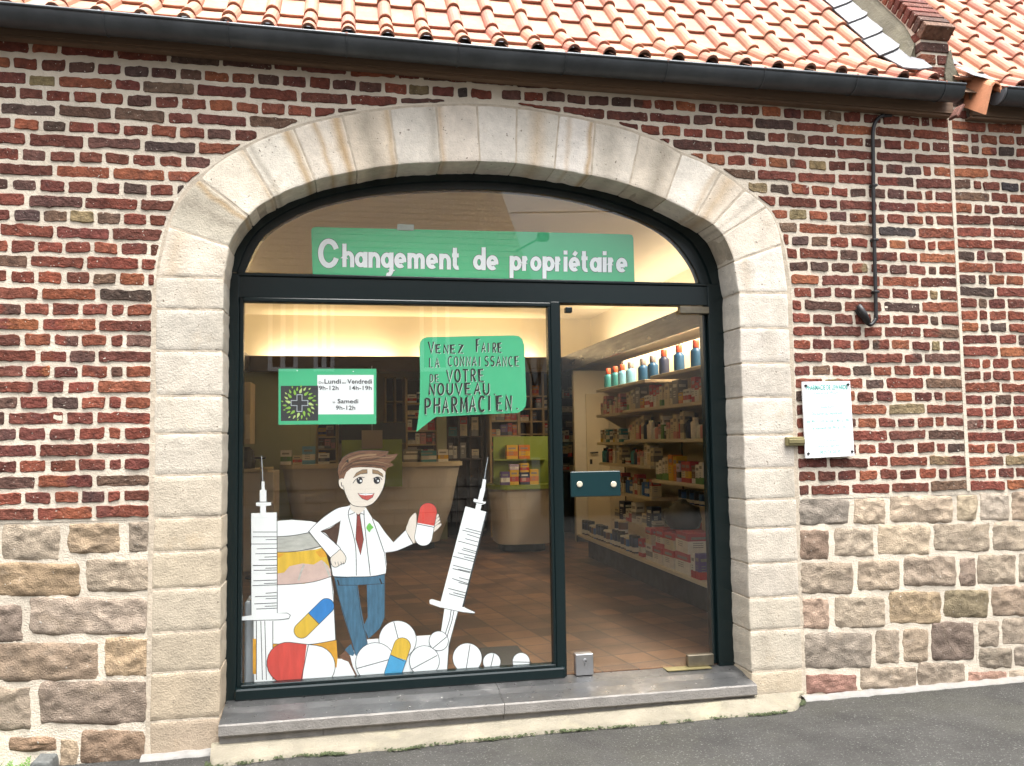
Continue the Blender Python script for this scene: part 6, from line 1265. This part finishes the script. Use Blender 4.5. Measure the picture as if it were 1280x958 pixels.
for r_ in range(4):
    for i in range(46): x = XH0 + .3 + i * .5 + (r_ % 2) * .25; jn.box(x, YO + .0605, max(0, -.02 + r_ * .22), x + .02, YO + .064, .18 + r_ * .22 if r_ < 3 else .78)
jn.build('plinth_joints', flat('joint_dark', '#2c2a27', .9), oh)
for px0, px1 in ((335, 372), (392, 418), (525, 562)):
    x0_, x1_ = WX(px0, 410, 14.9), WX(px1, 410, 14.9); b = MB()
    for q in ((x0_, x0_ + .07), (x1_ - .07, x1_), ((x0_ + x1_) / 2 - .04, (x0_ + x1_) / 2 + .04)): b.box(q[0], YO + .002, 2.75, q[1], YO + .05, 4.2)
    b.box(x0_, YO + .002, 2.68, x1_, YO + .09, 2.749); b.box(x0_, YO + .002, 4.2005, x1_, YO + .05, 4.27); f_ = b.build('window', M['paper'], oh); b = MB(); b.box(x0_ + .071, YO + .002, 2.75, x1_ - .071, YO + .012, 4.2); b.build('pane', flat('dark_pane', '#20242a', .1), f_)
b = MB(); b.box(XH1 - .9, YO - 3.4, 6.9, XH1 - .35, YO - 2.8, 8.3); b.build('chimney', M['render'], oh)
def bare_tree(name, label, x, y_, h_, seed):
    rr = random.Random(seed); t_ = thing(name, label, 'tree', (x, y_, 0)); tr_ = MB(); cr = MB()
    def grow(p, d, L, r_, dep):
        q = p + d * L; m_ = (p + q) / 2 + Vector((rr.uniform(-1, 1), rr.uniform(-1, 1), 0)) * L * .06
        (tr_ if dep < 2 else cr).tube([p, m_, q], [r_, r_ * .85, r_ * .7], 6 if dep < 3 else 4, cap=False)
        if dep > 5: return
        for k_ in range(3 if dep < 4 else 2):
            nd = (d + Vector((rr.uniform(-1, 1), rr.uniform(-1, 1), rr.uniform(-.2, .7))) * (.62 if dep else .45)).normalized(); grow(q if k_ else p + d * L * rr.uniform(.6, 1), nd, L * rr.uniform(.62, .85), r_ * .62, dep + 1)
    grow(Vector((x, y_, -.1)), Vector((0, 0, 1)), h_ * .27, h_ * .014, 0)
    tr_.build('trunk', M['wood_dark'], t_); cr.build('branches', M['wood_dark'], t_)
bare_tree('bare_tree', 'leafless tree across the street, reflected at the top of the door, nearer the house', 3.9, YO - 16, 7.5, 4); bare_tree('bare_tree', 'leafless tree across the street, reflected in the top right of the door', 7.6, YO - 20, 8.5, 9)
b = MB(); 
for k_, (za, zb) in enumerate(((6.5, 6.3), (6.3, 6.1), (5.6, 5.9))): b = MB(); b.tube([(XH1 - .2, YO + .1, za)] + [(XH1 - .2 + t * 3, YO + .1 + t * .6, za + (zb - za) * t / 6 - .1 * math.sin(math.pi * t / 6)) for t in range(1, 7)], .012, 5); b.build('overhead_wire', M['black_metal'], label=f"{('upper', 'middle', 'lower')[k_]} thin black overhead wire reflected in the arched pane", cat='wire', group='overhead wires')
lp = thing('wall_lamp', 'small street lamp on an arm at the gable of the house across the street', 'lamp', (XH1 + .1, YO + .1, 5.0)); b = MB(); b.tube([(XH1 - .1, YO + .08, 4.9), (XH1 + .35, YO + .1, 5.15)], .02, 6); b.build('arm', M['black_metal'], lp); b = MB(); b.box(XH1 + .3, YO, 5.1, XH1 + .5, YO + .2, 5.24, 0, .02); b.build('head', M['black_metal'], lp)

hg = thing('added_hedge', 'added dark hedge across the street beside the house, darkening the glass door reflection', 'hedge', (9, YO - .4, 0))  # hedge added so the door glass mirrors something dark, not pale road
b = MB(); b.box(3.6, YO - .75, -.05, 15.5, YO - .15, 1.35, 0, .08); b.build('core', mat('hedge_core', (.018, .022, .012), rough=1), hg)
b = MB(); rr = random.Random(11)
for i in range(9000):
    f_ = rr.random(); x = rr.uniform(3.55, 15.5)
    y_, z_ = (YO - .14 + rr.uniform(-.05, .06), rr.uniform(0, 1.4)) if f_ < .7 else (rr.uniform(YO - .8, YO - .12), 1.36 + rr.uniform(-.04, .07))
    d = Vector((rr.uniform(-1, 1), rr.uniform(-1, 1), rr.uniform(-1, 1))).normalized() * .05; e = d.orthogonal() * .6; c_ = Vector((x, y_, z_)); b.quad(c_ - d, c_ + e, c_ + d, c_ - e)
b.build('foliage', mat('hedge_leaf', (.035, .05, .022), rough=.7, var=.4, vscale=8), hg)
